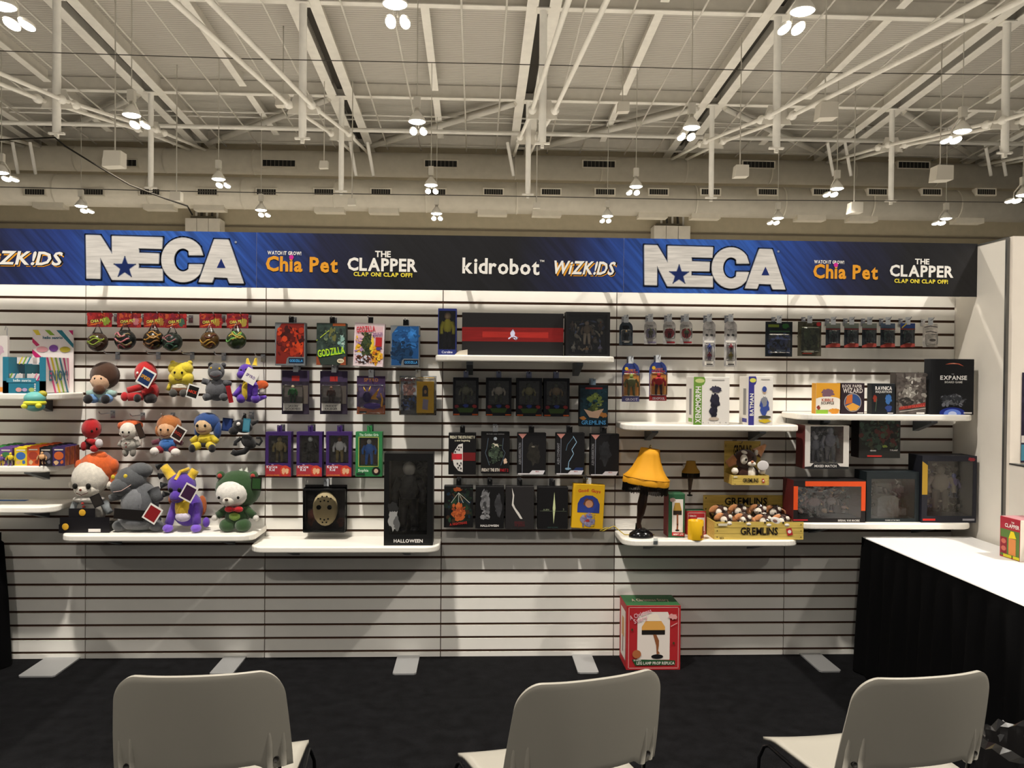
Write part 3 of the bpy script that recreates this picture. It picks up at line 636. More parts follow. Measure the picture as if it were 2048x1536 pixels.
for i, (u0, cols, nm) in enumerate(((531, ('7a6a48', '8a7a4a', '6a5c3c'), 'gold-suited'), (593, ('d8d4cc', '22201f', '2a2826'), 'black-suited'), (652, ('6a4630', 'e6e2da', '8a7a4c'), 'white-vested'))):
    winbox('figure_box', 'purple window box with %s figure and red round badge' % nm, (u0, 864, u0+51, 953), .06, '3a2360', (.12, .3, .88, .92), '4a4440', [(.5, .02, .92)+cols],
        [('p', 'a8323c', [(0, 0), (1, 0), (1, .2), (.5, .27), (0, .24)]), ('e', 'c8402c', .77, .13, .2, .12), ('b', 'e0a880', .72, .13, .09, .08, 3), ('b', 'e0b088', .84, .13, .08, .07, 5), ('t', 'efe9f2', 'the', .28, .265, .025, .12), ('t', 'efe9f2', 'Karate', .26, .22, .06, .42), ('t', 'efe9f2', 'Kid', .26, .155, .06, .22), ('t', 'd88a3a', 'ACTION FIGURE', .3, .03, .03, .5)], hang='3a2360', short='purple box with %s figure' % nm, group=GB)
winbox('figure_box', 'green window box with blue-robed figure', (711, 864, 764, 953), .06, '2f7d48', (.14, .24, .84, .87), '6a5646', [(.5, .03, .9, 'd8cfc0', '2f6cc0', '2f6cc0', None, 1.1)],
       [('s', 'c9b45a', [(.12, .225), (.86, .225), (.86, .885), (.12, .885)], .02, True), ('t', 'cfe8d0', 'The Golden Girls', .5, .94, .055, .72), ('e', '1d1a1a', .78, .12, .16, .095), ('e', 'd8b8a0', .78, .125, .08, .05), ('t', 'cfe8d0', 'Sophia', .3, .14, .06, .4), ('r', '1d3a28', .04, .03, .36, .08)], hang='2f7d48', short='green box with blue-robed figure', group=GB)
# mask pack
root, wd, h = blister('mask_blister', 'square black-edged blister pack holding a cream face mask', (605, 973, 690, 1066), '241f1f', (.0, .0, 1, .95), None, [('b', mat('4a2a22', .5, 0, 'print'), .15, .3, .1, .2, 3), ('b', mat('4a2a22', .5, 0, 'print'), .85, .2, .1, .12, 5)], short='mask pack', group=GB, bd=.075, refl=.03)
q = MB(); cm = mat('c3b083', .6, 0, 'plush'); q.ell((0, -.03, h*.5), (wd*.30, .038, h*.38), mat('bfae86', .6)); mk = q.build('mask', root)
q = MB()
for x, z, r in ((-.42, .12, .17), (.42, .12, .17)): q.ell((x*wd*.3, -.066, h*.5+z*h*.38), (r*wd*.34, .006, r*h*.3), mat('171412', .7), nu=10, nv=6)
for x, z in ((-.5, .6), (-.18, .72), (.18, .72), (.5, .6), (0, .5), (-.3, .45), (.3, .45), (-.3, -.55), (0, -.6), (.3, -.55), (-.15, -.75), (.15, -.75)): q.ell((x*wd*.3, -.03-.038*math.sqrt(max(.05, 1-x*x-z*z)), h*.5+z*h*.38), (.005, .003, .005), mat('171412', .7), nu=6, nv=4)
q.build('eye_holes', mk)
q = MB(); fr = mat('131214', .3)
for a in ((-.5, -.47, 0, .95), (.47, .5, 0, .95)): q.box(a[0]*wd, a[1]*wd, -.05, 0, 0, h*.95, fr)
q.box(-wd*.5, wd*.5, -.05, 0, 0, h*.03, fr); q.box(-wd*.5, wd*.5, -.05, 0, h*.9, h*.95, fr); q.build('frame', root)
# tall black box on the shelf
winbox('figure_box', 'tall black window box standing on shelf, pale face print at lower left', (768, 907, 866, 1092), .13, '0c0c0d', (.10, .12, .88, .92), '1a1918', [(.5, .02, .95, '8a8780', '2a2a2c', '232325')],
       [('b', '9a9a98', .2, .28, .12, .13, 4), ('b', '5a5a5a', .26, .24, .07, .09, 6), ('b', '2a2a2a', .18, .42, .14, .06, 8), ('t', 'ece8e4', 'HALLOWEEN', .5, .052, .036, .86)], Y=4.50, zb=Z2, refl=.012)

# ================================================================ third panel
winbox('doll_box', 'narrow blue window box with doll in yellow raincoat', (876, 617, 913, 708), .10, '1f2a6a', (.05, .12, .95, .95), '26305a', [(.5, .0, .98, 'b09878', 'c9bc3a', '20202a', 'c9bc3a', 1.5)],
       [('t', 'e8e6f0', 'Coraline', .5, .065, .05, .8, 0)], Y=4.52, zb=Z3)
root, wd, h = carton('figure_box', 'wide black box with red brushed stripe and small white symbol', (924, 626, 1127, 709), .12, '1b191a',
       [('r', mat('7d1c1c', .45, 0, 'wood'), 0, .33, 1, .66), ('r', mat('a32a24', .45, 0, 'wood'), .2, .42, .85, .56), ('s', 'd5d4f0', [(.46, .40), (.5, .47), (.545, .42), (.53, .38), (.505, .42), (.48, .53), (.50, .6), (.515, .53)], .012), ('e', 'd5d4f0', .497, .51, .022, .07)], Y=4.54, zb=Z3)
winbox('figure_box', 'black window box with many small accessories around a bare figure', (1132, 624, 1220, 711), .10, '121214', (.06, .05, .94, .94), '26252c', [(.5, .25, .6, '8a7a6a', '6a5a4a', 'a89a88'), (.12, .6, .25, '5a4a40', '5a4a40', '5a4a40'), (.86, .6, .25, '8a5a3a', '5a4a40', '5a4a40'), (.15, .05, .2, 'aaa69e', 'aaa69e', '8a8680'), (.85, .05, .2, '9a98b0', '8a86a0', '8a8680'), (.5, .03, .18, 'c8b89a', 'a08060', '8a8680')], Y=4.50, zb=Z3, refl=.1, junk=(60, '6a5a4a 8a8078 4a4a5a b0a898 7a86b0 3a342e c8b89a'))
b = MB(); p = at(922, 706, 4.49); b.prism([(-.035, 0), (.035, 0), (.035, .03), (-.01, .022)], 0, .004, 'cfc6b6'); tag(b.build('price_card', None, (p.x, 4.485, Z3)), 'small folded card lying in front of doll box', 'card')
for i, u in enumerate((906, 972, 1033, 1088)):
    winbox('figure_box', 'dark window box with shadowy figure, %s of four in a row under the top shelf' % on[i], (u, 755+i*.5, u+51, 831+i*.7), .07, '161820', (.1, .3, .9, .92), '2c2e30', [(.5, .0, .9, '3a4030', ('4a4a38', '7a746a', '5a5634', '5a4a34')[i], '33382a', None, 1.25)],
           [('b', '7a2f38', .15, .24, .1, .05, 3), ('b', '2c3a7a', .5, .26, .12, .05, 5), ('b', '8a3030', .85, .24, .1, .06, 7), ('p', '3a5028', [(.15, .2), (.85, .2), (.75, .08), (.25, .08)]), ('r', 'c0582a', .02, .01, .26, .045), ('r', 'c0582a', .76, .01, .98, .045)] , hang='8088a8', short=on[i]+' dark window box under the top shelf', group=GB, refl=.03)
mcard((1159, 770, 1216, 853), 'dark blue box with green creature cover and blue arched title', 'dark blue creature box', '131a22', [('r', mat('16303c', .5, 0, 'print'), .03, .15, .97, .92), ('r', '8a2a2c', .2, .9, .8, .94), ('b', '6a7a3c', .52, .66, .28, .13, 5), ('b', '4d5c30', .5, .48, .16, .12, 8), ('n', '6a7a3c 8a9450 4d5c30 39462a', .25, .38, .8, .8, 40, .07, 3), ('n', '16303c 1e4450 102028', .05, .5, .95, .9, 20, .07, 4), ('p', 'c8a890', [(.15, .42), (.45, .36), (.85, .43), (.66, .2), (.35, .22)]), ('b', 'b0763c', .85, .28, .15, .07, 4), ('b', 'b0763c', .12, .2, .12, .05, 6), ('t', '4f9cd6', 'GREMLINS', .5, .1, .1, .86)], hang='8fa6bc')
BK = '0f0e10'
mcard((897, 866, 952, 949), 'black box with half white holed mask and red beam', 'black half-mask box', BK, [('t', 'e8e2c8', "FRIDAY THE 13TH PART V", .5, .9, .07, .9), ('t', 'e8e2c8', 'a new beginning', .5, .82, .04, .55), ('r', '6a1a1c', .1, .33, .98, .53), ('p', 'd8d4d0', [(.52, .06), (.52, .75), (.36, .72), (.2, .55), (.14, .4), (.2, .22), (.36, .09)]), ('r', 'c03038', .13, .36, .5, .5), ('e', 'd82838', .36, .43, .09, .06)] +
      [('r', '171416', x, z, x+.05, z+.035) for x, z in ((.35, .64), (.43, .64), (.28, .59), (.36, .58), (.22, .53), (.3, .25), (.38, .2), (.43, .13), (.33, .15), (.43, .26))])
mcard((962, 864, 1019, 947), 'black box with hooded white figure and red-white title below', 'black hooded-figure box', BK, [('t', 'a9a9a9', 'the body count continues', .5, .955, .03, .7, 0), ('s', '5a6a7a', [(.25, .85), (.2, .6), (.15, .5), (.3, .2)], .015), ('s', '5a6a7a', [(.78, .85), (.75, .6), (.85, .5), (.7, .2)], .015), ('e', 'a0a8b0', .5, .84, .06, .04), ('b', 'c9c3ae', .5, .66, .15, .08, 4), ('b', '3a4638', .5, .5, .24, .17, 6), ('n', '3a4638 26302a 4a5a4a 141816', .28, .25, .72, .7, 40, .07, 4), ('b', 'd8b8a0', .85, .3, .08, .08, 8), ('t', 'e6dcd0', 'FRIDAY THE 13TH', .34, .09, .075, .62), ('t', 'b02028', 'PART 2', .82, .085, .07, .28)], hang='c9cdd2')
for i, (u, v) in enumerate(((1035, 866), (1112, 866), (1181, 868))):
    extra = ([('b', mat('2a2824', .5, 0, 'print'), .58, .5, .26, .3, 4), ('e', '6a655c', .55, .67, .06, .02)], [('s', '8fb4d0', [(.6, .92), (.72, .78), (.55, .6), (.62, .5), (.45, .3), (.43, .14)], .022), ('s', '5f8098', [(.6, .9), (.4, .72), (.35, .58)], .014), ('b', '7fa0b8', .43, .14, .12, .03, 3), ('p', '1f2f5a', [(.6, .1), (.95, .1), (.95, .17), (.7, .17)])], [('b', mat('2a2c30', .5, 0, 'print'), .5, .55, .25, .33, 9)])[i]
    mcard((u, v, u+57, v+83), ('near-black box with pink corner triangle and faint standing shape', 'near-black box with pink corner triangle and white lightning bolt', 'near-black box with pink corner triangle nearest the yellow lamp')[i], 'dark pink-cornered box, %s of three' % on[i], '121114',
          extra + [('p', 'c98a80', [(.02, .98), (.32, .98), (.17, .86)]), ('s', '9aa0b0', [(.17, .86), (.17, .04)], .012), ('t', '8a8a90', ('ALIEN RESURRECTION', 'ALIEN COVENANT', 'ALIEN RESURRECTION')[i], .08, .5, .09, .52, 0, PI/2), ('p', 'd8d4d8', [(.02, .0), (.9, .0), (.97, .1), (.52, .1), (.42, .03), (.02, .03)]), ('t', 'a83a3c', 'NECA', .7, .075, .025, .2)])
mcard((888, 972, 946, 1055), 'dark box with orange torso and bladed claw from above', 'dark box with orange torso', BK, [('b', mat('1c2a20', .5, 0, 'print'), .6, .5, .4, .4, 3), ('n', '1c2a20 24402c 1a2c3c 3a2a1c 122018', .05, .15, .95, .95, 70, .08, 5), ('b', 'b85a2c', .5, .32, .26, .16, 5), ('b', 'c86a38', .5, .5, .1, .12, 6), ('n', 'b85a2c c86a38 8a4020 a04a28', .3, .2, .7, .55, 36, .07, 7), ('b', '9a4a26', .45, .92, .18, .06, 8)] + [('s', 'b9bcae', [(.5, .84), (x, .6)], .016) for x in (.25, .5, .66, .88)] + [('t', 'b0302a', 'A NIGHTMARE', .5, .1, .06, .6, 1, .12)])
mcard((951, 973, 1008, 1057), 'black box with two grey half-lit faces and white title', 'black two-face box', BK, [('b', mat('77777a', .5, 0, 'print'), .36, .62, .2, .34, 4), ('n', '77777a 5a5a5c 3a3a3c 8a8a8c', .2, .25, .48, .9, 40, .08, 3), ('r', BK, .5, .3, .56, .9), ('b', mat('3d3d40', .5, 0, 'print'), .8, .55, .14, .3, 6), ('t', 'efebe6', 'HALLOWEEN', .5, .07, .05, .86)])
mcard((1011, 973, 1068, 1058), 'dark grey box with a curved white gleaming blade', 'dark grey blade box', '262425', [('p', 'd6d2cc', [(.22, .97), (.3, .8), (.28, .6), (.34, .5), (.48, .38), (.6, .24), (.52, .24), (.4, .36), (.27, .5), (.22, .56), (.25, .78)]), ('t', '5a2428', 'FREDDY', .5, .15, .06, .36), ('t', '5a2428', 'VS JASON', .5, .09, .06, .36)])
mcard((1075, 974, 1136, 1058), 'black box split by a thin pale vertical gleam', 'black box with pale gleam', BK, [('p', 'c9d2a0', [(.55, .88), (.59, .5), (.53, .12), (.5, .5)]), ('t', '8a9478', 'ALIEN', .28, .46, .04, .34, 0), ('t', '8a9478', '3', .85, .47, .05, .06, 0), ('s', '6a7462', [(.08, .43), (.95, .42)], .008), ('t', '3f5a56', 'HEAR NOTHING', .5, .04, .025, .8, 0)])
mcard((1143, 969, 1206, 1057), 'bright yellow box with blue arch portrait print, tilted', 'bright yellow box', 'e0b01e', [('t', 'c4302a', 'Good', .32, .86, .07, .36, 1, .1), ('t', 'c4302a', 'Guys', .72, .86, .07, .36, 1, -.1), ('p', '2c3f8c', [(.16, .36), (.86, .36), (.86, .56), (.78, .68), (.62, .75), (.4, .75), (.24, .68), (.16, .56)]), ('b', '6a4030', .52, .58, .19, .12, 4), ('e', 'c08a6a', .52, .56, .12, .085), ('b', '8a86a4', .5, .2, .24, .17, 6), ('n', '8a86a4 6a6a90 a09ab8 b05a4a c8a840', .3, .06, .72, .33, 40, .05, 5), ('b', 'a83a3a', .5, .18, .08, .04, 8), ('b', '5a6ab0', .55, .27, .12, .03, 2)], roll=.045, hang='c9cdd2')

# ================================================================ PLUSH TOYS (outlined in photo pixels, built with depth)
def pl(h): return mat(h, .95, 0, 'plush')
class Toy:
    def __init__(s, name, label, uc, vb, Y, zb=None, group=None, cat='plush toy'):
        p = at(uc, vb, Y); s.uc, s.vb = uc, vb; s.s = Y/F_PX*1.001
        s.root = thing(name, label, cat, (p.x, Y, p.z if zb is None else zb), group); s.o = {}
    def P(s, u, v, f=0): return ((u-s.uc)*s.s, -f*s.s, (s.vb-v)*s.s)
    def part(s, name, col, es, parent=None, plush=True):
        mt = (pl(col) if plush else mat(col, .4)) if isinstance(col, str) else col; b = MB()
        for e in es:
            if e[0] == 'c':                       # cone / limb: u0,v0,f0,u1,v1,f1,r0,r1
                _, u0, v0, f0, u1, v1, f1, r0, r1 = e
                b.tube([s.P(u0, v0, f0), s.P((u0+u1)/2, (v0+v1)/2, (f0+f1)/2), s.P(u1, v1, f1)], [r0*s.s, (r0+r1)/2*s.s, r1*s.s], mt, 10)
            elif e[0] == 'l': b.tube([s.P(*q) for q in e[1]], e[2]*s.s, mt, 6)
            elif e[0] == 'q': # flat tag u,v,w,h,rot,f
                _, u, v, w, h, r, f = e; c, n = math.cos(r), math.sin(r)
                pts = [(u+x*c-y*n, v+x*n+y*c) for x, y in ((-w/2, -h/2), (w/2, -h/2), (w/2, h/2), (-w/2, h/2))]
                b.prism([(s.P(x, y)[0], s.P(x, y)[2]) for x, y in pts], -f*s.s, -f*s.s+.0015, mt)
            else:
                u, v, ru, rv, f = e[:5]; ry = e[5] if len(e) > 5 and e[5] else min(ru, rv); r = e[6] if len(e) > 6 else 0
                b.ell(s.P(u, v, f), (ru*s.s, ry*s.s, rv*s.s), mt, r)
        o = b.build(name, s.o.get(parent, s.root)); s.o.setdefault(name, o); return o
    def face(s, pts, r, mouth=None, col='16130f', mc='4a1a16'):
        for u, v, f in pts: s.part('eye', col, [(u, v, r, r*1.15, f, r*.5)], 'head', False)
        if mouth: s.part('mouth', mc, [('l', mouth, .7)], 'head', False)
    def tag(s, u, v, w, h, r, f, outer, inner, txt=None, tcol='e0a02a'):
        t = s.part('hang_tag', mat(outer, .5), [('q', u, v, w, h, r, f)])
        b = MB(); i = MB()
        c, n = math.cos(r), math.sin(r)
        pts = [(u+x*c-y*n, v+x*n+y*c) for x, y in ((-w*.4, -h*.4), (w*.4, -h*.4), (w*.4, h*.4), (-w*.4, h*.4))]
        i.poly([(s.P(x, y)[0], s.P(x, y)[2]) for x, y in pts], -f*s.s-.0006, mat(inner, .5)); i.build('printed_artwork', t)
        if txt:
            q = s.P(u, v); b.text(txt, q[0], q[2], h*.2*s.s, w*.7*s.s, -f*s.s-.0012, mat(tcol, .5), 1, -r+(PI/2 if r > 1 else 0)); b.build('lettering', t)
def phook(u, v, what): p = at(u, v, YH-.03); hook(p.x, p.z, YH-.02, what)
GP1 = 'plush toys hanging on the slat wall'
YT = 4.62
t = Toy('plush_doll', 'hanging plush doll with big round brown hair, beard and jeans', 205, 807, YT, None, GP1)
t.part('hair', '4a3020', [(208, 752, 28, 27, -4, 22)]); t.part('head', 'd8b090', [(205, 764, 18, 18, 8, 14), (187, 764, 4, 5, 4), (223, 764, 4, 5, 4)]); t.part('beard', '5a3822', [(206, 779, 12, 10, 16, 8)], 'head'); t.face([(199, 758, 20), (211, 758, 20)], 1.8)
t.part('torso', 'a8c8c0', [(205, 792, 20, 14, 2, 14)]); t.part('trousers', '6f9bcf', [(192, 797, 13, 9, 10, 10), (217, 797, 13, 9, 10, 10)])
for s, u in ((-1, 178), (1, 233)): t.part('arm', 'a8c8c0', [('c', 205+s*15, 786, 4, u, 788, 8, 7, 6)])
for u in (187, 220): t.part('shoe', '17161a', [(u, 798, 9, 9, 22, 7)])
phook(213, 707, 'brown-haired doll')
t = Toy('plush_doll', 'hanging red and black plush doll with dark blue tag', 293, 805, YT, None, GP1)
t.part('head', 'c01f22', [(293, 748, 21, 24, 4, 20)]); t.face([(284, 747, 22), (299, 747, 22)], 2.4, None, 'e8e4e0')
t.part('torso', 'a81c20', [(300, 783, 17, 20, 0, 14)]); t.part('arm', 'c01f22', [('c', 288, 774, 8, 262, 781, 14, 7, 6)]); t.part('arm', 'c01f22', [('c', 308, 778, 10, 292, 786, 18, 7, 6)])
t.part('leg', 'b51d22', [('c', 290, 792, 8, 264, 794, 18, 9, 8)]); t.part('leg', '201a1c', [('c', 300, 796, 8, 312, 797, 16, 11, 9)]); t.part('foot', 'c0242a', [(259, 793, 7, 9, 20)]); t.part('foot', '1a1719', [(285, 796, 7, 8, 24)])
t.tag(302, 756, 28, 33, .52, 26, 'ecebe6', '1d3360', 'SPIDER'); phook(297, 707, 'red and black doll')
t = Toy('plush_toy', 'hanging lemon yellow blocky plush bear with brown shorts', 362, 795, YT, None, GP1)
t.part('head', 'e8d03a', [(351, 738, 13, 13, 2, 14), (373, 738, 13, 13, 2, 14), (352, 757, 13, 14, 2, 15), (374, 757, 13, 14, 2, 15), (362, 748, 20, 22, 3, 16)]); t.part('ear', 'e8d03a', [(346, 727, 5, 5, 0)]); t.part('ear', 'e8d03a', [(379, 727, 5, 5, 0)])
t.face([(356, 746, 18), (370, 746, 18)], 2.2, [(355, 758, 18), (363, 761, 19), (371, 758, 18)]); t.part('torso', 'e8e0cc', [(362, 774, 18, 9, 2, 13)]); t.part('shorts', '6b3f20', [(362, 780, 18, 9, 3, 13)])
for s in (-1, 1): t.part('arm', 'e8d03a', [('c', 362+s*19, 766, 3, 362+s*23, 781, 6, 4, 4)]); t.part('shoe', '4a4844', [(362+s*10, 786, 8, 8, 14, 8)])
t.tag(391, 783, 24, 27, .3, 18, 'ecebe6', '16130f', 'NICK', 'c8402a'); phook(367, 707, 'yellow bear')
t = Toy('plush_toy', 'hanging charcoal grey plush animal with red tag', 436, 805, YT, None, GP1)
t.part('head', '55565a', [(434, 744, 16, 17, 6, 15), (437, 750, 12, 9, 16, 9)]); t.face([(428, 737, 18), (444, 738, 18)], 2, [(428, 752, 22), (437, 755, 25), (446, 751, 22)], 'd8b030'); t.part('torso', '5a5b60', [(435, 780, 23, 22, 2, 18)]); t.part('ear', '4a4b4f', [(422, 731, 5, 5, 2)]); t.part('ear', '4a4b4f', [(447, 731, 5, 5, 2)])
for s in (-1, 1): t.part('arm', '55565a', [('c', 435+s*15, 766, 6, 435+s*27, 762+ (6 if s > 0 else 0), 10, 6, 6)]); t.part('leg', '505155', [('c', 435+s*12, 792, 8, 435+s*19, 795, 18, 8, 7)])
t.tag(463, 788, 9, 34, -.2, 16, 'a02028', '8a1a20'); phook(432, 709, 'grey animal')
t = Toy('plush_toy', 'hanging violet plush critter with yellow ears and white tag', 500, 806, YT, None, GP1)
t.part('head', '5a34a8', [(494, 744, 15, 15, 8, 14), (488, 750, 9, 8, 18, 8)]); t.part('ear', 'd8b830', [('c', 497, 731, 4, 495, 718, 2, 5, 2), ('c', 510, 732, 4, 512, 717, 2, 5, 2)]); t.face([(488, 741, 21), (498, 740, 21)], 1.8)
t.part('torso', '5a34a8', [(500, 780, 17, 24, 2, 15)]); t.part('belly', 'd8b830', [(494, 780, 7, 20, 12, 7)], 'torso')
for s in (-1, 1): t.part('arm', '6a3fc0', [('c', 500+s*12, 772, 8, 500+s*20-6, 792, 16, 6, 5)]); t.part('leg', '5a34a8', [(500+s*14, 797, 9, 9, 12, 10)])
t.part('tail', '6a3fc0', [('c', 515, 798, 2, 532, 793, 0, 6, 3)]); t.part('wing', 'd8602a', [(522, 770, 13, 9, -4, 4)]); t.part('crest', 'd8d0c8', [('c', 520, 778, 0, 524, 788, 0, 6, 5)])
t.tag(508, 753, 26, 28, .5, 26, 'f0ece6', 'f0ece6', 'SPYRO', '5a2f8a'); phook(513, 712, 'violet critter')
# second hanging row
t = Toy('plush_doll', 'small hanging plush in red hood with white cup, at left', 188, 904, YT, None, GP1)
t.part('head', 'b81c22', [(184, 858, 18, 20, 2, 18)]); t.face([(198, 858, 12), (192, 862, 18)], 2.4); t.part('torso', '3a1c1e', [(181, 888, 12, 12, 0, 11)]); t.part('arm', 'b81c22', [('c', 180, 880, 8, 195, 884, 14, 5, 6)]); t.part('leg', 'b81c22', [(194, 896, 8, 7, 12)]); t.part('leg', 'a01a20', [(172, 892, 6, 9, 8)]); t.part('cup', 'd8d0d4', [(203, 886, 7, 9, 12)])
phook(203, 828, 'red-hooded plush')
t = Toy('plush_doll', 'small hanging plush doll with orange hair and grey romper', 260, 913, YT, None, GP1)
t.part('hair', 'd0602c', [(260, 853, 22, 13, -4, 16), (243, 853, 8, 8, -2), (276, 852, 8, 8, -2)]); t.part('head', 'e4dccf', [(260, 862, 17, 17, 6, 14), (245, 868, 4, 4, 4), (275, 868, 4, 4, 4)]); t.face([(254, 864, 20), (266, 864, 20)], 2, [(254, 871, 20), (260, 873, 21), (266, 870, 20)])
t.part('torso', 'b0aba2', [(260, 889, 17, 13, 2, 12)]); t.part('button', '7a2a24', [(258, 886, 1.5, 1.5, 14), (258, 893, 1.5, 1.5, 14)], 'torso')
for s in (-1, 1): t.part('arm', 'a8a39a', [('c', 260+s*13, 882, 4, 260+s*19, 892, 6, 5, 4)]); t.part('leg', '8f8a82', [(260+s*7, 904, 6, 9, 4)])
t.tag(284, 862, 12, 30, -.35, 12, '2a2420', '3a2a22'); phook(265, 832, 'orange-haired grey doll')
t = Toy('plush_doll', 'hanging plush doll with ginger hair, blue dungarees and red shoes', 337, 911, YT, None, GP1)
t.part('hair', 'b87038', [(337, 850, 24, 19, -3, 18), (318, 862, 8, 12, -2), (352, 862, 8, 12, -2)]); t.part('head', 'd8a880', [(336, 861, 18, 17, 6, 14)]); t.face([(329, 859, 20), (343, 859, 20)], 2, [(329, 870, 19), (336, 872, 20), (343, 870, 19)])
t.part('torso', '3a6fb8', [(337, 889, 17, 14, 4, 13)])
for s in (-1, 1): t.part('arm', '6a3040', [('c', 337+s*14, 882, 4, 337+s*29, 886, 8, 6, 5)]); t.part('leg', '8a2430', [('c', 337+s*10, 898, 8, 337+s*18, 899, 16, 8, 7)]); t.part('foot', 'e4ddd6', [(337+s*20, 901+(s+1), 9, 8, 18)])
t.tag(364, 866, 22, 28, .55, 22, 'e4e0d8', '2a1a18', 'DOLL', 'b03a2a'); phook(327, 832, 'ginger-haired doll')
t = Toy('plush_doll', 'hanging plush doll with blue bob hair and yellow coat', 411, 903, YT, None, GP1)
t.part('hair', '2a4a86', [(413, 846, 26, 20, -3, 18), (397, 862, 7, 16, 2), (434, 860, 8, 18, 0)]); t.part('head', 'd0b088', [(410, 854, 17, 16, 7, 13)]); t.face([(401, 851, 19), (416, 851, 19)], 2.6, [(402, 861, 20), (410, 863, 21), (418, 861, 20)]); t.part('torso', 'd8c030', [(412, 878, 17, 12, 2, 12)]); t.part('skirt', '1c1a1c', [(411, 889, 15, 6, 4, 10)])
for s in (-1, 1): t.part('arm', 'd8c030', [('c', 411+s*13, 875, 4, 411+s*26, 883, 8, 7, 5)]); t.part('leg', 'd8c030', [('c', 411+s*10, 890, 8, 411+s*18, 893, 18, 8, 8)]); t.part('foot', '1a1719', [(411+s*19, 895, 7, 8, 20)])
t.tag(452, 850, 20, 26, .1, -4, '1a2f5a', '2a3f7a')
t = Toy('plush_toy', 'hanging black plush cat with long curling tail', 492, 914, YT, None, GP1)
t.part('head', '17171a', [(486, 853, 20, 13, 4, 12, .2), (470, 862, 10, 8, 8)]); t.part('ear', '17171a', [('c', 487, 844, 0, 490, 828, 0, 6, 2), ('c', 503, 848, 0, 516, 843, 0, 5, 2)]); t.part('eye', 'dcd8d4', [(481, 848, 4, 4, 14)], 'head', False)
t.part('torso', '161618', [(497, 884, 17, 12, 0, 11, .7)]); t.part('arm', '161618', [('l', [(484, 876, 6), (474, 884, 10), (474, 890, 12)], 4)]); t.part('leg', '141416', [('l', [(500, 892, 2), (490, 903, 6), (474, 906, 10), (468, 902, 12)], 6)]); t.part('tail', '141416', [('l', [(508, 886, 0), (518, 890, 0), (523, 882, 0), (520, 876, 0), (512, 876, 0)], 2.5)])
t.tag(497, 850, 14, 26, .1, 16, '2f6f86', '4a8aa0'); phook(490, 830, 'black cat')
# large toys on the shelf
GP2 = 'large plush toys on the shelf'; YL = 4.60
t = Toy('plush_doll', 'large plush doll with orange hair and pale face in a black tray', 188, 1071, YL, Z1, GP2)
t.part('hair', 'd8622a', [(190, 950, 38, 32, -10, 26), (160, 942, 12, 10, -4), (222, 944, 11, 14, -6), (198, 925, 14, 10, -4), (224, 975, 9, 22, -8)]); t.part('head', 'e6dfd2', [(182, 968, 35, 35, 2, 28), (180, 988, 26, 16, 8, 22), (145, 981, 7, 8, -2), (216, 982, 7, 8, -2)])
t.face([(165, 980, 29), (190, 980, 29)], 5, [(168, 993, 30), (178, 997, 31), (190, 992, 30)]); t.part('nose', '6a2a1c', [(176, 987, 2.5, 2.2, 31)], 'head', False)
t.part('torso', 'b5b0a8', [(182, 1030, 30, 30, -2, 20)]); t.part('collar', 'c9c4bc', [(180, 1008, 30, 8, 4, 22)])
for s, u in ((-1, 150), (1, 222)): t.part('arm', '9aa0a4', [('c', 182+s*26, 1016, 2, u, 1034, 8, 9, 7)])
t.part('button', 'a02a24', [(177, 1014, 3, 2.5, 24), (177, 1021, 3, 2.5, 20)], 'torso')
t.part('black_tray', '141216', [('q', 181, 1056, 94, 31, 0, 24), ('q', 175, 1034, 50, 20, 0, 22)], None, False); b = MB(); b.box(-.155, .10, -.066, .05, 0, .045, mat('151317', .5)); b.build('tray_base', t.root)
t.part('gold_seal', 'd0a030', [(145, 1059, 6.5, 6.5, 25, 1), (176, 1032, 6.5, 6.5, 23, 1)], None, False); t.part('price_sticker', 'e0dcd8', [('q', 200, 1066, 23, 6, 0, 25)], None, False); t.tag(205, 1008, 20, 24, -.45, 26, '1a181a', '26221f')
t = Toy('plush_toy', 'large shaggy grey plush reptile leaning left with open mouth', 281, 1073, YL, Z1, GP2)
t.part('head', '56585b', [(264, 972, 30, 25, 6, 24), (252, 984, 22, 18, 18, 16), (280, 955, 24, 16, 0, 20)]); t.face([(237, 965, 22), (263, 963, 27)], 4, [(243, 992, 34), (258, 990, 35), (274, 979, 28)], 'd0b838', 'c8a8a0')
t.part('torso', '606266', [(280, 1018, 36, 44, 0, 30), (280, 1052, 42, 20, 2, 30)]); t.part('belly', '7a7c80', [(276, 1015, 26, 30, 14, 18)], 'torso')
t.part('arm', '56585b', [('c', 250, 1000, 6, 226, 1008, 10, 10, 7)]); t.part('arm', '56585b', [('c', 308, 992, 8, 322, 1012, 14, 13, 9)])
for s in (-1, 1): t.part('foot', '56585b', [(281+s*35, 1061, 14, 11, 12, 14)])
t.part('back_fin', '3d3f42', [('c', 306+i*4, 950+i*18, -16, 318+i*5, 944+i*20, -18, 7, 1) for i in range(4)]); t.part('belly_card', '1a1716', [('q', 272, 1036, 58, 20, .08, 32)], None, False)
t.tag(317, 1034, 28, 33, .55, 34, 'ece8e2', '8a1c20')
t = Toy('plush_toy', 'large violet plush critter with yellow horn-shaped ears and bib', 375, 1078, YL, Z1, GP2)
t.part('head', '5634a0', [(366, 988, 27, 25, 6, 24), (363, 1007, 15, 13, 22, 13)]); t.face([(352, 994, 28), (369, 994, 29)], 4, [(356, 1012, 34), (363, 1014, 36), (371, 1012, 34)])
t.part('ear', 'd8b32e', [('c', 346, 972, 4, 330, 950, 4, 10, 8)]); t.part('ear', 'd8b32e', [('c', 382, 972, 4, 391, 958, 4, 9, 8)]); t.part('tuft', 'd8b32e', [('l', [(360, 975, 24), (366, 960, 16), (380, 955, 6)], 3.5)])
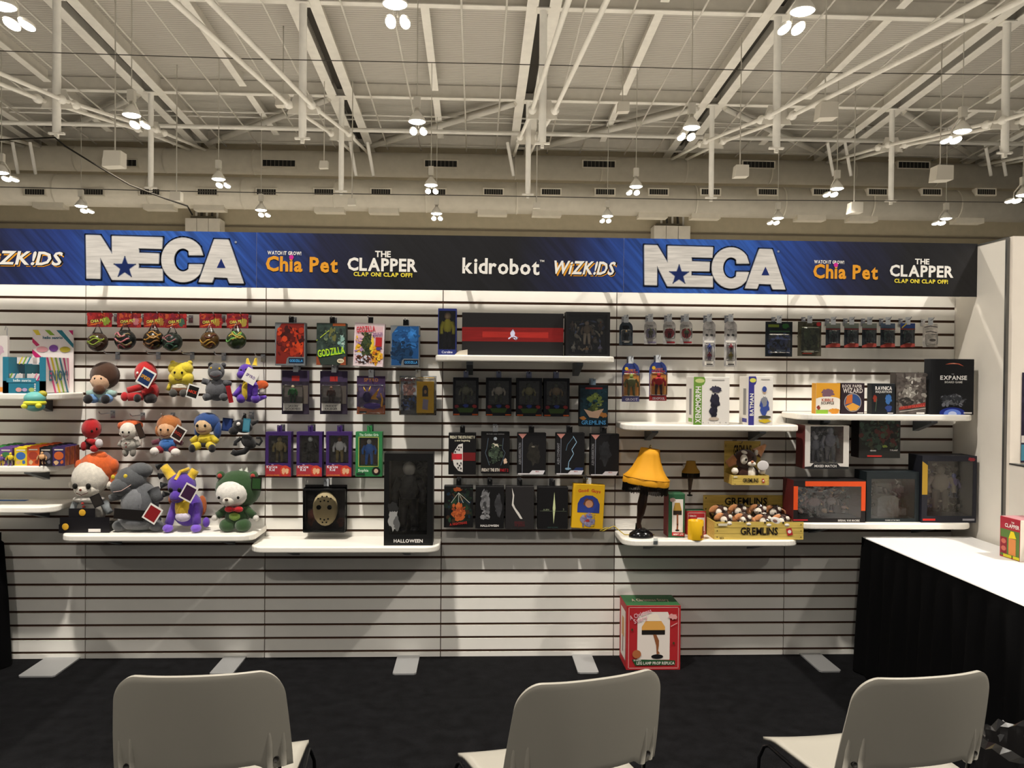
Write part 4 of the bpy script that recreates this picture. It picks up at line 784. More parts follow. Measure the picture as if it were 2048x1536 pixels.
t.part('torso', '5634a0', [(375, 1035, 30, 34, 0, 24)]); t.part('bib', 'd8b32e', [(372, 1030, 17, 28, 12, 16)], 'torso'); t.part('belly', 'cfc6d8', [(373, 1047, 15, 10, 20, 10)], 'torso')
for s, u in ((-1, 345), (1, 399)): t.part('arm', '6a44b8', [('c', 375+s*20, 1022, 10, u, 1062, 18, 8, 8)]); t.part('paw', '7a54c8', [(u, 1069, 10, 8, 22, 11)])
t.part('wing', 'c0683a', [(345, 1018, 10, 11, -6, 4)]); t.part('wing', 'c0683a', [(400, 1030, 9, 20, -10, 4)]); t.part('tail', '6a44b8', [(410, 1062, 7, 10, -4)]); t.tag(389, 998, 26, 32, .5, 36, 'e8e2dc', '3a1c3c')
t = Toy('plush_toy', 'large plush white-faced bear in dark green hooded suit, red bow', 474, 1073, YL, Z1, GP2)
t.part('hood', '2c4a26', [(474, 992, 45, 38, -6, 30)]); t.part('head', 'e6e2da', [(468, 998, 32, 26, 12, 24)]); t.face([(448, 1003, 32), (485, 1003, 32)], 2.6); t.part('nose', '3a2a22', [(465, 1006, 3.5, 2.5, 40)], 'head', False)
for u in (442, 506): t.part('ear', '2c4a26', [(u, 964, 9, 9, 0)]); t.part('ear_lining', 'b0342c', [(u, 964, 5, 5, 6)], 'ear')
t.part('bow', 'c01f26', [(465, 1027, 9, 6, 22), (483, 1027, 9, 6, 22), (474, 1027, 4, 4, 25)]); t.part('muzzle', 'd8d2c6', [(466, 1010, 11, 8, 32, 8)], 'head'); t.part('torso', '2c4a26', [(474, 1042, 24, 26, 0, 20)]); t.part('belly_patch', '8fb050', [(474, 1042, 12, 10, 14, 8)], 'torso'); t.part('spikes', 'd0d4c8', [('c', 478, 960, -8, 480, 947, -10, 6, 1), ('c', 488, 960, -10, 490, 948, -12, 5, 1)])
for s in (-1, 1): t.part('arm', '2c4a26', [('c', 474+s*18, 1030, 4, 474+s*36, 1042, 10, 9, 7)]); t.part('paw', 'd8d4cc', [(474+s*40, 1046, 6, 6, 12)]); t.part('leg', '2c4a26', [(474+s*15, 1060, 16, 13, 12, 16)])
t.tag(515, 978, 20, 26, .05, 14, '16130f', '2a4a26')

# ball packs along the top
for i, (cu, cv, cw, bu, bv, br, c0, c1, c2, nm) in enumerate(((199, 640, 47, 197, 684, 19, '3a2a20', '7a8a30', '5a4a3a', 'brown ball with a lime squiggle'), (258, 641, 46, 252, 680, 20, '1c1f1e', 'b06a70', '7a6a4a', 'black ball with pink lines'), (309, 641, 42, 309, 680, 20, '1e1812', '9a7030', '6a4a28', 'black ball with gold bands'),
                                          (352, 642, 40, 346, 684, 19, '1c241f', '3c5a48', '8a5a5a', 'dark green ball'), (421, 642, 43, 421, 681, 18, '4a3418', 'a07a30', '5a2a22', 'brown ball with crossing bands'), (475, 642, 42, 474, 680, 19, '2c3a22', 'a08a3a', '5f9a4a', 'green ball with gold top'))):
    YQ = YH-.05-(.014 if i == 3 else 0); p = at(cu, cv+14, YQ); s = YQ/F_PX
    root = thing('ball_pack', 'hanging red header card with '+nm, 'toy pack', (p.x, YQ, p.z), 'ball packs in the top left row')
    b = MB(); b.box(-cw*s/2, cw*s/2, 0, .002, 0, 28*s, mat('8a2022', .5, 0, 'print')); hc = b.build('header_card', root)
    art(hc, cw*s, 28*s, 0, [('n', '8a2022 a82c2a 6a1a2a b04a2a 7a2030', .02, .05, .98, .95, 40, .1, i), ('p', 'd06a2a', [(.02, .1), (.3, .25), (.7, .35), (.3, .15)]), ('b', c1, .78, .42, .17, .33, i), ('t', 'c9cf5a', 'CHIA PET', .45, .45, .2, .62, 1, .12)])
    q = at(bu, bv, YQ); c = (q.x-p.x, -.01, q.z-p.z); r = br*s; q = at(cu, 650, YH)
    b = MB(); b.ell(c, (r, r, r), mat(c0, .25), nu=18, nv=12); bo = b.build('ball', root)
    b = MB(); rn_ = random.Random(i)
    for k in range(5):
        a0 = rn_.uniform(-1, 1); z0 = rn_.uniform(-.7, .7); pts = []
        for j in range(7):
            th = -PI/2+a0*.5+(j-3)*.25; zz = z0+.2*math.sin(j+k); rr = math.sqrt(max(.05, 1-min(.9, zz*zz)))
            pts.append((c[0]+r*rr*math.cos(th), c[1]+r*rr*math.sin(th), c[2]+r*zz))
        b.tube(pts, r*.09, mat((c1, c2)[k % 2], .3), 5)
    b.build('swirl_lines', bo)
    b = MB(); b.lathe([(r*.85, -r*.1), (r*.7, r*.5), (.004, r*1.75), (.002, r*1.9)], clear('ffffff', .05), (c[0], c[1], c[2]), 14); b.build('clear_wrap', root)
    hook(p.x+.02, p.z+28*s-.008, YQ+.02, nm+' pack')

# ================================================================ left-hand shelves
p0 = at(6, 750, 4.48); p1 = at(92, 750, 4.48); zt = at(50, 714, 4.48).z
root = thing('counter_display', 'teal counter display box with striped white side and tall back card', 'display box', ((p0.x+p1.x)/2, 4.74, ZL1)); wd = p1.x-p0.x; h = zt-ZL1; dd = .26
TEAL = mat('2a7a94', .5); STR = mat('efe6e4', .5)
b = MB(); b.box(-wd/2, -wd/2+.004, -dd, 0, 0, h, TEAL); b.box(wd/2-.004, wd/2, -dd, 0, 0, h, TEAL, None, None, STR); b.box(-wd/2, wd/2, -.004, 0, 0, h, TEAL); b.box(-wd/2, wd/2, -dd, 0, 0, .004, TEAL); b.box(-.002, .002, -dd+.01, 0, 0, h*.8, mat('1d5a66', .6)); b.box(-wd/2, wd/2, -dd*.6, -.004, h*.5, h*.5+.004, mat('1d5a66', .6)); b.build('tray', root)
b = MB(); b.box(-wd/2, -wd/2+.03, -dd-.003, -dd, 0, h, TEAL); b.box(wd/2-.032, wd/2, -dd-.003, -dd, 0, h, TEAL); b.box(-wd/2, wd/2, -dd-.003, -dd, 0, h*.34, TEAL); b.prism([(-.09, h*.3), (.06, h*.3), (.06, h*.42), (-.09, h*.42)], -dd-.005, -dd-.003, mat('3f8aa4', .5)); fp = b.build('front_panel', root)
art(fp, wd, h, -dd-.006, [('t', 'dfeef0', 'hello sanrio', .46, .36, .07, .55), ('e', 'd8a0a0', .38, .1, .07, .06), ('e', 'b0a0c8', .52, .1, .06, .05), ('e', 'a8b86a', .68, .1, .07, .06)])
cols = ('d84a86', 'e8d24a', '8fb840', '3a8aa8', 'f2eae6', 'e89ab0'); k = 0
for x in (-.28, .2):
    for z, yy in ((h*.82, -dd*.5), (h*.36, -dd+.03)):
        b = MB(); b.box(x*wd-.042, x*wd+.042, yy-.01, yy+.06, z, z+h*.18, STR); o = b.build('toy_packet', root)
        art(o, .084, h*.18, yy-.01, [('s', cols[(j+k) % 6], [(j*.25-.1, 0), (j*.25+.1, 1)], .09) for j in range(1, 4)], x0=x*wd-.042, z0=z); k += 1
st = MB()                                         # stripes and word on the side face
for j, c in enumerate(('d84a86', 'd8c030', '8fb040', '3a7a94', 'c83a78', 'e07aa0')):
    for o2 in (0, 1.0):
        y0 = -dd+dd*(j*.17+o2*0); 
        if o2 == 0:
            a, e = max(-dd, y0-.0), min(0, y0+.02)
            st.add([(wd/2+.0008, a, h), (wd/2+.0008, e, h), (wd/2+.0008, min(0, e+.09), 0), (wd/2+.0008, min(0, a+.09), 0)], [(0, 1, 2, 3)], mat(c, .5))
st.build('printed_artwork', root)
tx = MB(); tx.text('ENJOY!', 0, 0, .055, .2, 0, mat('2f6f86', .5), 1); tm = tx.build('lettering', root); tm.rotation_euler = (0, 0, PI/2); tm.location = (wd/2+.0018, -dd*.5, h*.5)
c0, c1 = at(64, 700, 4.725), at(146, 700, 4.725); zz = at(100, 659, 4.725).z-ZL1; ox = (c0.x+c1.x)/2-root.location.x; cw = c1.x-c0.x
b = MB(); b.box(ox-cw/2, ox+cw/2, -.01, -.005, 0, zz, STR); bc = b.build('back_card', root)
art(bc, cw, zz-h, -.01, [('p', 'e8d24a', [(0, .98), (.14, .98), (.2, .8), (.1, .8)]), ('p', '8fb040', [(.3, .98), (.42, .98), (.55, .8), (.43, .8)]), ('p', '2f7a8c', [(.58, .98), (.72, .98), (1, .5), (1, .35)]), ('p', 'c0286a', [(.88, .98), (.99, .98), (.99, .8)]), ('p', 'c83a6a', [(0, .7), (.18, .45), (.1, .4), (0, .55)]), ('p', 'c0206a', [(0, .3), (.25, .0), (.08, 0), (0, .15)]), ('e', 'e0a0a8', .24, .3, .14, .1), ('e', '7a4a9a', .52, .34, .11, .12), ('e', 'b8a83a', .8, .3, .13, .1), ('t', '1f6a84', 'hello sanrio', .5, .72, .1, .76)], x0=ox-cw/2, z0=h)
t = Toy('squeeze_toy', 'round turquoise squeeze toy with yellow wavy filling hanging off shelf', 70, 824, 4.42, None, None, 'toy')
t.part('top_bun', '6fb8b4', [(70, 797, 20, 13, 0, 18)], None, False); t.part('filling', 'd8d83a', [(70, 806, 21, 7, 0, 20), (58, 812, 7, 5, 14), (84, 811, 6, 5, 14)], None, False); t.part('bottom_bun', '5f9f9a', [(70, 813, 18, 10, 0, 17)], None, False); t.part('tab', 'b0a83a', [(83, 789, 9, 7, -2)], None, False); t.part('ball_chain', 'd8d8d8', [(72, 770+i*4, 1.6, 1.6, 4) for i in range(4)], None, False)
x, z, wd, h = frame((-40, 671, 15, 781), 4.55, ZL1)
root = thing('toy_packet', 'tall pale packet at the left edge beside the teal display', 'toy pack', (x, 4.57, ZL1)); b = MB(); b.box(-wd/2, wd/2, -.02, 0, 0, h, mat('d8d0cc', .5, 0, 'paint')); b.build('packet_body', root); art(root, wd, h, -.02, [('r', 'd88a3a', .4, .02, 1, .1), ('b', 'c8a8b8', .7, .75, .2, .1, 3)])
b = MB(); b.tube([(wd*.45, -.01, h-.005), (wd*.48, -.02, h+.02), (wd*.46, -.01, h+.04), (wd*.4, -.01, h+.05), (wd*.36, -.01, h+.03)], .002, mat('b9b9bd', .3, 1), 6); b.build('wire_loop', root)
# rows of small boxes
rowsB = ((-28, '3f8a48', '5a3a7a', 'green'), (-1, '6a4a8a', '3f7a48', 'violet and green'), (29, 'e0c62a', '3a6ab0', 'yellow'), (54, 'cf5a2a', 'a03a24', 'orange red'), (79, '1f1c22', '6a6670', 'black'), (105, '3a2a5a', 'c8602a', 'purple and orange'))
for (u, c, c2, nm) in rowsB:
    for j in range(3 if u == 105 else 5):
        Y = 4.475+j*.055; a = at(u, 915, 4.475); wd = 24*4.475/F_PX; h = .098-.002*(u % 3)
        root = thing('blind_box', 'small %s carton on left shelf, %s back in its row' % (nm, ('front one', 'second', 'third', 'fourth', 'fifth')[j]), 'box', (a.x+wd/2, Y, ZL2), 'small cartons on the left shelf')
        b = MB(); b.box(-wd/2, wd/2, 0, .05, 0, h, mat(c, .5, 0, 'print'), mat(c, .5), None, mat('8a4a2c' if u == 105 else c, .5, 0, 'print')); b.prism([(-wd/2, h), (wd/2, h), (wd*.3, h+.006), (-wd*.3, h+.006)], .02, .03, mat(c, .5)); b.build('carton_body', root)
        if j == 0: art(root, wd, h, 0, [('e', c2, .5, .55, .38, .22), ('b', 'd8b080', .3, .18, .2, .13, u), ('b', c2, .75, .2, .15, .12, u+1), ('r', 'e8e0d0', .15, .84, .85, .9)])
for (u, hd, to, le, nm, hh) in ((20, 'e0c838', 'e0c838', '8a7a6a', 'yellow block-headed', 26), (83, 'd8a878', 'd8a878', '3a1f22', 'bare-chested dark-trousered', 28), (2, 'd8a070', '6a4a8a', 'c8b040', 'violet-shirted', 22)):
    p = at(u, 930, 4.455+.012); root = thing('toy_figure', 'tiny %s figure standing in front of the small cartons' % nm, 'toy figure', (p.x, 4.472, ZL2), 'tiny figures on left shelf')
    b = MB(); mini(b, 0, 0, 0, hh*4.46/F_PX, hd, to, le, None, 1.3); b.build('figure_body', root)

# ================================================================ fourth and fifth panels: small blisters
GS = 'small blister packs in the top right row'
def small(rect, label, short, card, ops, fig, bub, rt=True, **k): blister('mini_blister', label, rect, card, bub, fig, ops, short=short, group=GS, round_top=rt, bd=k.pop('bd', .025), **k)
small((1240, 642, 1267, 690), 'small dark arched blister with black keychain figure', 'dark arched mini blister', '39424c', [('b', '1a1c20', .5, .75, .3, .1, 3), ('r', 'e0dcd4', .35, .1, .75, .15)], [(.5, .05, .9, 'b89a6a', '22242c', '22242c')], (.12, .15, .88, .65))
for i, (u, c, nm, f) in enumerate(((1290, '8f86a0', 'lilac', ('6a7a4a', '5a5a3a', '5a5a3a')), (1328, 'a02a34', 'dark red', ('8a1c24', '7a1820', '2a1a1c')), (1362, 'b0343a', 'bright red', ('c8b09a', '5a6a4a', '3a3a3a')))):
    small((u, 640, u+25, 688), 'small grey arched blister with %s round window' % nm, 'mini blister with %s window' % nm, 'bdb9b6', [('e', c, .5, .46, .4, .22), ('t', '3a3a3a', 'scalers', .5, .78, .06, .6, 0), ('r', c, .3, .04, .95, .11)], [(.5, .1, .85)+f], (.1, .22, .9, .68))
for i, (u, f1, f2, nm) in enumerate(((1408, ('3a4a9a', '3a4a9a', '3a4a9a'), ('8a2a34', '8a2a3a', '5a2a5a'), 'blue above a red'), (1451, ('9a2a30', '8a2430', '2a2a2c'), ('9a8a3a', '8a7a30', '6a6a30'), 'red above an olive'))):
    small((u, 640, u+25, 733), 'tall grey blister strip with %s figure' % nm, 'tall blister with %s figure' % nm, 'b5b2b0', [('b', '3a3a3c', .3, .68, .14, .03, 2), ('b', '3a3a3c', .7, .68, .14, .03, 4), ('t', '3a3a3c', 'scalers', .5, .8, .035, .6, 0), ('r', 'e8e4dc', .1, .52, .9, .56), ('r', 'e8e4dc', .15, .03, .85, .12), ('r', '2a2a2c', .3, .035, .8, .06)], [(.5, .5, .48)+f1, (.5, .02, .48)+f2], (.12, .13, .88, .5))
for i, (u, v, f, base, nm) in enumerate(((1247, 724, ('8a9a4a', '7a7a4a', '6a6a44'), '4a4a7a', 'olive'), (1302, 722, ('b01f26', 'b82028', '3a1a1c'), '8a2024', 'red and black'))):
    blister('figure_blister', 'arched blue-topped blister with chunky %s figure on orange backing' % nm, (u, v, u+35, v+80), '2a3a7a', (.04, .14, .96, .72), [(.5, .02, .95)+f+(None, 1.25)],
            [('r', 'd08a3a', .04, .14, .96, .66), ('e', 'd08a3a', .5, .62, .46, .1), ('e', 'd8b030', .25, .83, .1, .045), ('t', 'd07a2a', 'BODY', .55, .8, .05, .5), ('t', 'b03a2c', 'KNOCKERS', .52, .74, .06, .76), ('r', base, 0, 0, 1, .13), ('t', 'd8d0e0', ('GROOT', 'DEADPOOL')[i], .55, .06, .06, .7)], short='blister with chunky %s figure' % nm, group=GB, round_top=True, bd=.05, refl=.05)
blister('mini_blister', 'square dark navy card pack with faint blue ring print', (1533, 643, 1587, 713), '121820', (.1, .1, .9, .65), None, [('r', '6a7a2a', .1, .84, .5, .92), ('b', '2a5a2c', .75, .88, .15, .08, 3), ('r', '3a5a40', .15, .7, .9, .74), ('b', '2c3558', .5, .38, .36, .25, 5), ('b', '141824', .5, .38, .24, .16, 7), ('n', '1a2438 2c3558 0e141c 3a4668', .1, .1, .9, .65, 40, .08, 6), ('r', '5a6a80', .4, .14, .75, .2)], short='navy card pack', group=GS, bd=.02)
blister('mini_blister', 'square murky green-brown card pack with red corner dot', (1598, 643, 1645, 712), '4a4638', (.1, .12, .9, .85), None, [('b', '2a2a20', .5, .5, .35, .3, 5), ('n', '4a4638 2a2a20 5a5c46 6a6450 383628', .05, .2, .95, .95, 60, .1, 5), ('b', '5a6048', .4, .6, .2, .2, 8), ('e', 'b02a2c', .88, .93, .1, .06), ('r', 'c8c0b0', .25, .1, .7, .16), ('r', 'b0402c', .2, .06, .6, .09)], short='murky green card pack', group=GS, bd=.02, tint='e8ecdf')
for i, u in enumerate((1655, 1692, 1728, 1765, 1805)):
    small((u, 646, u+29, 695), 'small dark card with red base and %s header, %s of five' % (('grey', 'grey', 'grey', 'blue', 'blue and yellow')[i], on[i]), '%s of five small dark cards' % on[i], '2c3238',
          [('r', ('7a8078', '7a8078', '7a8078', '4a5a70', '2f4a8a')[i], 0, .8, 1, 1), ('s', 'b9504a', [(0, .76), (1, .76)], .04), ('p', 'a8443a', [(0, 0), (1, .03), (1, .16), (.5, .2), (0, .08)]), ('b', '3c5a50', .5, .5, .3, .2, i)] + ([('s', 'd8c030', [(.1, .82), (.4, .98)], .07)] if i == 4 else []), [(.5, .05, .9, '4a5a58', '2a3034', '3a3a3c')], (.12, .18, .88, .72), rt=False)
small((1850, 647, 1880, 694), 'small white card pack with black script, last in the top row', 'white card pack', 'cfc8c0', [('s', '3a3a3c', [(.1, .85), (.5, .9), (.95, .86)], .05), ('s', '3a3a3c', [(.2, .64), (.5, .68), (.9, .62)], .05), ('e', '4a4440', .65, .3, .22, .06)], None, (.1, .1, .9, .55), rt=False)

# ================================================================ cartons on shelves 5 and 6
def bobble(rect, label, word, band, wordcol, blobs, sub):
    root, wd, h = carton('figure_carton', label, rect, .16, 'ece7e0', [('r', band, 0, 0, .23, 1), ('p', band, [(.22, .82), (.28, .84), (.32, .9), (.32, .95), (.29, 1), (.22, 1)]), ('e', 'c9d08a' if 'green' in label else 'd8d860', .17, .92, .13, .045), ('t', wordcol, word, .125, .42, .15, .76 if len(word) > 7 else .5, 1, PI/2), ('r', 'b0aca8', .5, .93, .85, .95)] + blobs + sub, Y=4.47, zb=(Z5), side='e4dfd8')
    b = MB(); x = -wd/2-.0006
    def sp(y0, y1, z0, z1, c): b.add([(x, -y0*.16, z0*h), (x, -y1*.16, z0*h), (x, -y1*.16, z1*h), (x, -y0*.16, z1*h)], [(0, 1, 2, 3)], asmat(c))
    sp(.45, .75, .2, .75, '8a8888'); sp(.35, .85, .05, .13, band); b.build('side_print', root)
bobble((1387, 754, 1459, 849), 'white carton with green band and dark statue picture', 'XENOMORPH', '6f9a3c', 'f4f2ea', [('b', mat('2a2838', .5, 0, 'print'), .6, .5, .15, .2, 3), ('b', mat('2a2838', .5, 0, 'print'), .55, .28, .12, .14, 5), ('b', mat('3a384a', .5, 0, 'print'), .62, .74, .17, .09, 7), ('e', 'c8b8a8', .57, .13, .14, .035)], [('t', '4a4a4a', c, x, .05, .03, .03, 0) for c, x in zip('ALIEN', (.27, .42, .58, .74, .9))])
bobble((1497, 753, 1546, 849), 'white carton with indigo band and blue-grey statue picture', 'BATMAN', '3c3a8c', 'f4f2ea', [('b', '3a4f9a', .66, .4, .22, .2, 3), ('b', '8a8c94', .64, .5, .13, .12, 5), ('e', 'c8a888', .64, .68, .07, .035), ('e', '3a4f9a', .64, .74, .09, .06), ('e', '4a4a3a', .66, .17, .26, .03), ('b', 'd8b92a', .66, .09, .3, .045, 9)], [])
carton('game_box', 'small white and orange game box with brown cat shapes', (1632, 766, 1680, 825), .06, 'e8dfd2', [('r', 'e0a02e', 0, .5, 1, 1), ('b', '7a5a68', .5, .68, .3, .16, 3), ('e', 'efe8dc', .5, .46, .495, .1), ('r', 'efe8dc', 0, .13, 1, .46), ('t', 'b04a2c', 'KIBBLE', .48, .45, .09, .62), ('t', '4a3a34', 'SCUFFLE', .48, .35, .08, .6), ('r', '8fb83c', 0, 0, .5, .13), ('b', 'd89030', .75, .1, .24, .1, 5), ('b', '8a3a2c', .1, .2, .08, .08, 6)], Y=4.50, zb=Z6, side='d89a2e', group='games on the upper right shelf')
carton('game_box', 'small dark game box with round blue and orange emblem', (1682, 766, 1729, 825), .06, '2a1c24', [('t', 'd8cfc8', 'ROCK PAPER', .47, .9, .1, .84), ('t', 'd8cfc8', 'WIZARD', .5, .76, .15, .84), ('e', 'a8a098', .5, .37, .37, .3), ('e', '2f4f86', .5, .37, .34, .275), ('p', 'c86a2c', [(.18, .3), (.25, .58), (.48, .64), (.48, .36)]), ('p', 'e0a040', [(.2, .25), (.5, .36), (.8, .25), (.65, .12), (.4, .1)]), ('r', 'd8d4d0', .7, .02, .95, .05)], Y=4.50, zb=Z6, group='games on the upper right shelf')
carton('game_box', 'small blackish game box with blue glow and white title', (1744, 767, 1790, 825), .06, '15191e', [('t', 'e8e6e2', 'RAVNICA', .5, .85, .12, .72), ('t', 'c8c6c2', 'INQUISITION', .5, .73, .07, .7), ('b', '3a6aa8', .72, .5, .16, .18, 3), ('b', '2a3f7a', .72, .2, .16, .12, 5), ('b', '8a3020', .13, .5, .1, .15, 7), ('s', '4a5a4a', [(.15, .1), (.2, .5)], .03), ('r', 'd8d4d0', .68, .02, .92, .05)], Y=4.50, zb=Z6, group='games on the upper right shelf')
carton('game_box', 'mid-sized grey game box with monster-like pale shape and red band', (1792, 746, 1852, 826), .07, '4a433f', [('r', mat('57504c', .5, 0, 'print'), .02, .02, .98, .98), ('b', 'a8a49c', .55, .84, .2, .08, 4), ('b', '8a857e', .42, .5, .25, .16, 7), ('b', '2c2826', .3, .3, .3, .12, 6), ('n', '57504c 6a645e 3a3532 8a857e 48403c', .03, .2, .97, .97, 80, .08, 7), ('n', 'a8a49c c0bcb4 7a756e', .35, .45, .75, .9, 24, .06, 8), ('p', '8a2c26', [(.1, .1), (.98, .2), (.98, .29), (.1, .16)]), ('t', 'c04a3c', 'FURY OF DRACULA', .55, .19, .06, .8, 1, .09), ('s', 'cfc8c0', [(.12, .06), (.98, .15)], .015), ('r', 'd8d4d0', .68, .01, .95, .05)], Y=4.51, zb=Z6, group='games on the upper right shelf')
carton('game_box', 'largest game box, black with red planet arc and blue light below', (1862, 718, 1948, 827), .075, '0f1014', [('p', 'b5543c', [(.32, .9), (.42, .925), (.52, .93), (.65, .92), (.76, .87), (.62, .905), (.5, .91)]), ('p', 'e8b098', [(.42, .92), (.52, .925), (.6, .92), (.52, .915)]), ('t', 'a8a8a8', 'THE', .5, .73, .02, .1, 0), ('t', 'f0eeea', 'EXPANSE', .52, .665, .075, .62, 1, 0, 0, True), ('t', 'd0cec8', 'BOARD GAME', .52, .585, .035, .5), ('b', '2f3238', .5, .28, .3, .1, 3), ('b', '5a5c60', .45, .22, .16, .06, 7), ('n', '3a3c42 5a5c60 26282e 70727a', .2, .17, .8, .36, 40, .045, 3), ('e', '1c2f8a', .5, .03, .3, .1), ('e', '6a8ae8', .5, .02, .2, .08), ('e', 'd0dcff', .5, .01, .1, .05), ('r', 'd8d4d0', .76, .02, .95, .045)], Y=4.50, zb=Z6, side='26282c', group='games on the upper right shelf')
# hanging and standing window boxes at right
winbox('figure_box', 'hanging white-framed window box with grey wrestling scene', (1610, 851, 1698, 938), .13, 'cfcac4', (.12, .13, .87, .98), '6d7078', [(.3, .0, .75, '8a8a90', '5a5c66', '4a4c54'), (.75, .0, .95, '7a7c86', '5a5c66', '4a4c54')], [('p', '1a1a1c', [(0, 0), (1, 0), (1, .05), (.8, .06), (.74, .13), (.2, .13), (.14, .06), (0, .05)]), ('t', 'd8d4d0', 'MIXED MATCH', .47, .07, .055, .5), ], Y=4.52, side='6a2c2a', junk=(40, '8a8c94 5a5c66 a8aab0 3a3c44'), hang='2a2c2e', short='white-framed window box', group=GB, refl=.05)
carton('figure_box', 'hanging dark green-brown box under upper right shelf, red strip below', (1718, 838, 1801, 916), .10, '1a1a18', [('b', mat('2a3a30', .5, 0, 'print'), .3, .6, .3, .3, 4), ('b', mat('4a2420', .5, 0, 'print'), .6, .65, .2, .2, 6), ('n', '1e2a24 2a3a30 4a2420 3a3a2a 121412 34463a', .03, .25, .97, .97, 110, .06, 5), ('b', '7a8a3a', .62, .3, .08, .04, 8), ('r', 'b02a24', .2, .03, .55, .07), ('t', 'c8c4c0', 'GEARS', .34, .19, .035, .25), ('t', 'c8c4c0', 'TYRANT', .84, .2, .035, .2)], Y=4.54, hang='2a2c2e', short='dark box under upper right shelf', group=GB)
winbox('figure_box', 'long black window box with bright orange frame, on lower right shelf', (1587, 961, 1731, 1042), .16, '1a1516', (.06, .1, .94, .86), '3a1c1e', [(.35, .0, .7, '3a2a28', '4a2c2a', '3a2a28', None, 1.8), (.62, .1, .6, '5a4038', '4a3a38', '3a2a28', None, 1.6)], [('p', 'e0501c', [(.0, .3), (.06, .3), (.06, .86), (0, .86)]), ('p', 'e0501c', [(.16, .86), (.94, .86), (.94, .28), (1, .28), (1, .98), (.16, .98)]), ('r', 'c02a34', .0, .045, .2, .075), ('t', 'd8d4d0', 'INFERNAL WAR MACHINE', .77, .05, .05, .3)], Y=4.49, zb=Z7, side='5a1c1c', refl=.03, junk=(90, '4a2a26 2a1a1a 6a4034 8a5a40 3a2624 a87a5a 1c1214'), group='window boxes on the lower right shelf')
root, wd, h = winbox('figure_box', 'dark teal-black window box with grey stone temple model inside', (1733, 944, 1838, 1042), .15, '1a2226', (.09, .07, .92, .86), '32353a', [], [('t', 'c8c8c4', 'CHAMBER OF THE TEMPLE', .5, .035, .02, .28)], Y=4.51, zb=Z7, refl=.04, junk=(50, '5a5c5e 77797a 46484a 8a8c8c'), group='window boxes on the lower right shelf')
g = MB(); st = mat('6d6f70', .8, 0, 'paint')
g.box(-.06, .06, -.10, -.03, h*.08, h*.42, st); g.prism([(-.07, h*.42), (.07, h*.42), (.035, h*.5), (-.035, h*.5)], -.1, -.03, st)
for i in range(4): g.box(-.12+i*.065, -.07+i*.065, -.06, -.01, h*.08, h*(.3 if i % 3 else .22), st); g.box(-.12+i*.065, -.07+i*.065, -.03, -.008, h*.52, h*.66, mat('505356', .8))
g.box(-.045, .045, -.045, -.008, h*.45, h*.72, mat('5c5f62', .8)); g.build('temple_model', root)
winbox('figure_box', 'tallest window box at right end with big grey winged model', (1844, 912, 1953, 1048), .15, '1c1d26', (.1, .1, .93, .92), '3a3530', [(.45, .05, .85, '4a453d', '57524a', '403c36', None, 1.2), (.75, .3, .45, '3a3f6a', '4a4460', '3a3a44')], [('p', 'a8862c', [(0, .42), (.1, .42), (.1, .86), (0, .92)]), ('b', '8a2c34', .9, .95, .08, .03, 2), ('r', 'c02a24', .02, .03, .25, .06), ('r', '8a8a90', .75, .03, .97, .06)], Y=4.49, zb=Z7, refl=.06, junk=(120, '5a554c 6a645a 3a3630 77736a 4a4660 8a8478 2c2a28'), group='window boxes on the lower right shelf')

# ================================================================ shelf 4: lamp, cup, boxes, crate
t = Toy('table_lamp', 'table lamp with large mustard shade, black fringe and dark curvy stem', 1282, 1077, 4.56, Z4, None, 'lamp')
BLKG = mat('0e0d0e', .15, 0, 'plain', .5); s = t.s
b = MB(); b.lathe([(25, 0), (25, 3), (23, 8), (15, 14), (9, 17), (8, 18)], BLKG, (0, 0, 0), 24); bb = b.build('base', t.root); bb.scale = (s, s*.8, s)
ls = mat('2a1a14', .35)
b = MB(); b.tube([t.P(1287, 975), t.P(1288, 984), t.P(1285, 1000), t.P(1283, 1012), t.P(1281, 1028), t.P(1278, 1042), t.P(1277, 1050), t.P(1279, 1060), t.P(1282, 1065)], [9*s, 8.2*s, 8.8*s, 9.6*s, 7.6*s, 5.2*s, 4.6*s, 5.2*s, 5*s], ls, 14); b.build('stem', t.root)
b = MB(); b.tube([t.P(1274, 1050, -3), t.P(1272, 1063, -5)], [3*s, 1.4*s], BLKG, 8); b.ell(t.P(1284, 1062, 6), (8*s, 10*s, 3*s), BLKG); b.build('stem_foot', t.root)
def shade(seg, prof, mt, fl):
    vs = []; fs = []
    for r, z in prof:
        for k in range(seg):
            a = 2*PI*k/seg; q = 1+fl*(abs(math.cos(a*4))-.5); vs.append((r*q*math.cos(a), r*q*math.sin(a), z))
    for i in range(len(prof)-1):
        for k in range(seg): fs.append((i*seg+k, i*seg+(k+1) % seg, (i+1)*seg+(k+1) % seg, (i+1)*seg+k))
    return MB().add(vs, fs, mt, True)
SHD_ = mat('d9991c', .7); TR = mat('b07a1c', .7)
o = shade(48, [(18, 74), (20, 62), (24, 48), (30, 34), (38, 22), (45, 15), (45.5, 3), (45, 2)], SHD_, .05).build('lamp_shade', t.root); base = Vector(t.P(1290, 972)); o.location = base; o.scale = (s, s, s); o.rotation_euler = (0, .12, 0)
sh = o.modifiers.new('solid', 'SOLIDIFY'); sh.thickness = 1
b = MB()
for k in range(8):
    a = 2*PI*k/8
    b.tube([(r*1.025*math.cos(a), r*1.025*math.sin(a), z) for r, z in ((18, 74), (20, 62), (24, 48), (30, 34), (38, 22), (45, 15))], .5, TR, 5)
b.tube([(46.9*math.cos(k*PI/24), 46.9*math.sin(k*PI/24), 15) for k in range(49)], .7, TR, 5); b.build('shade_piping', o)
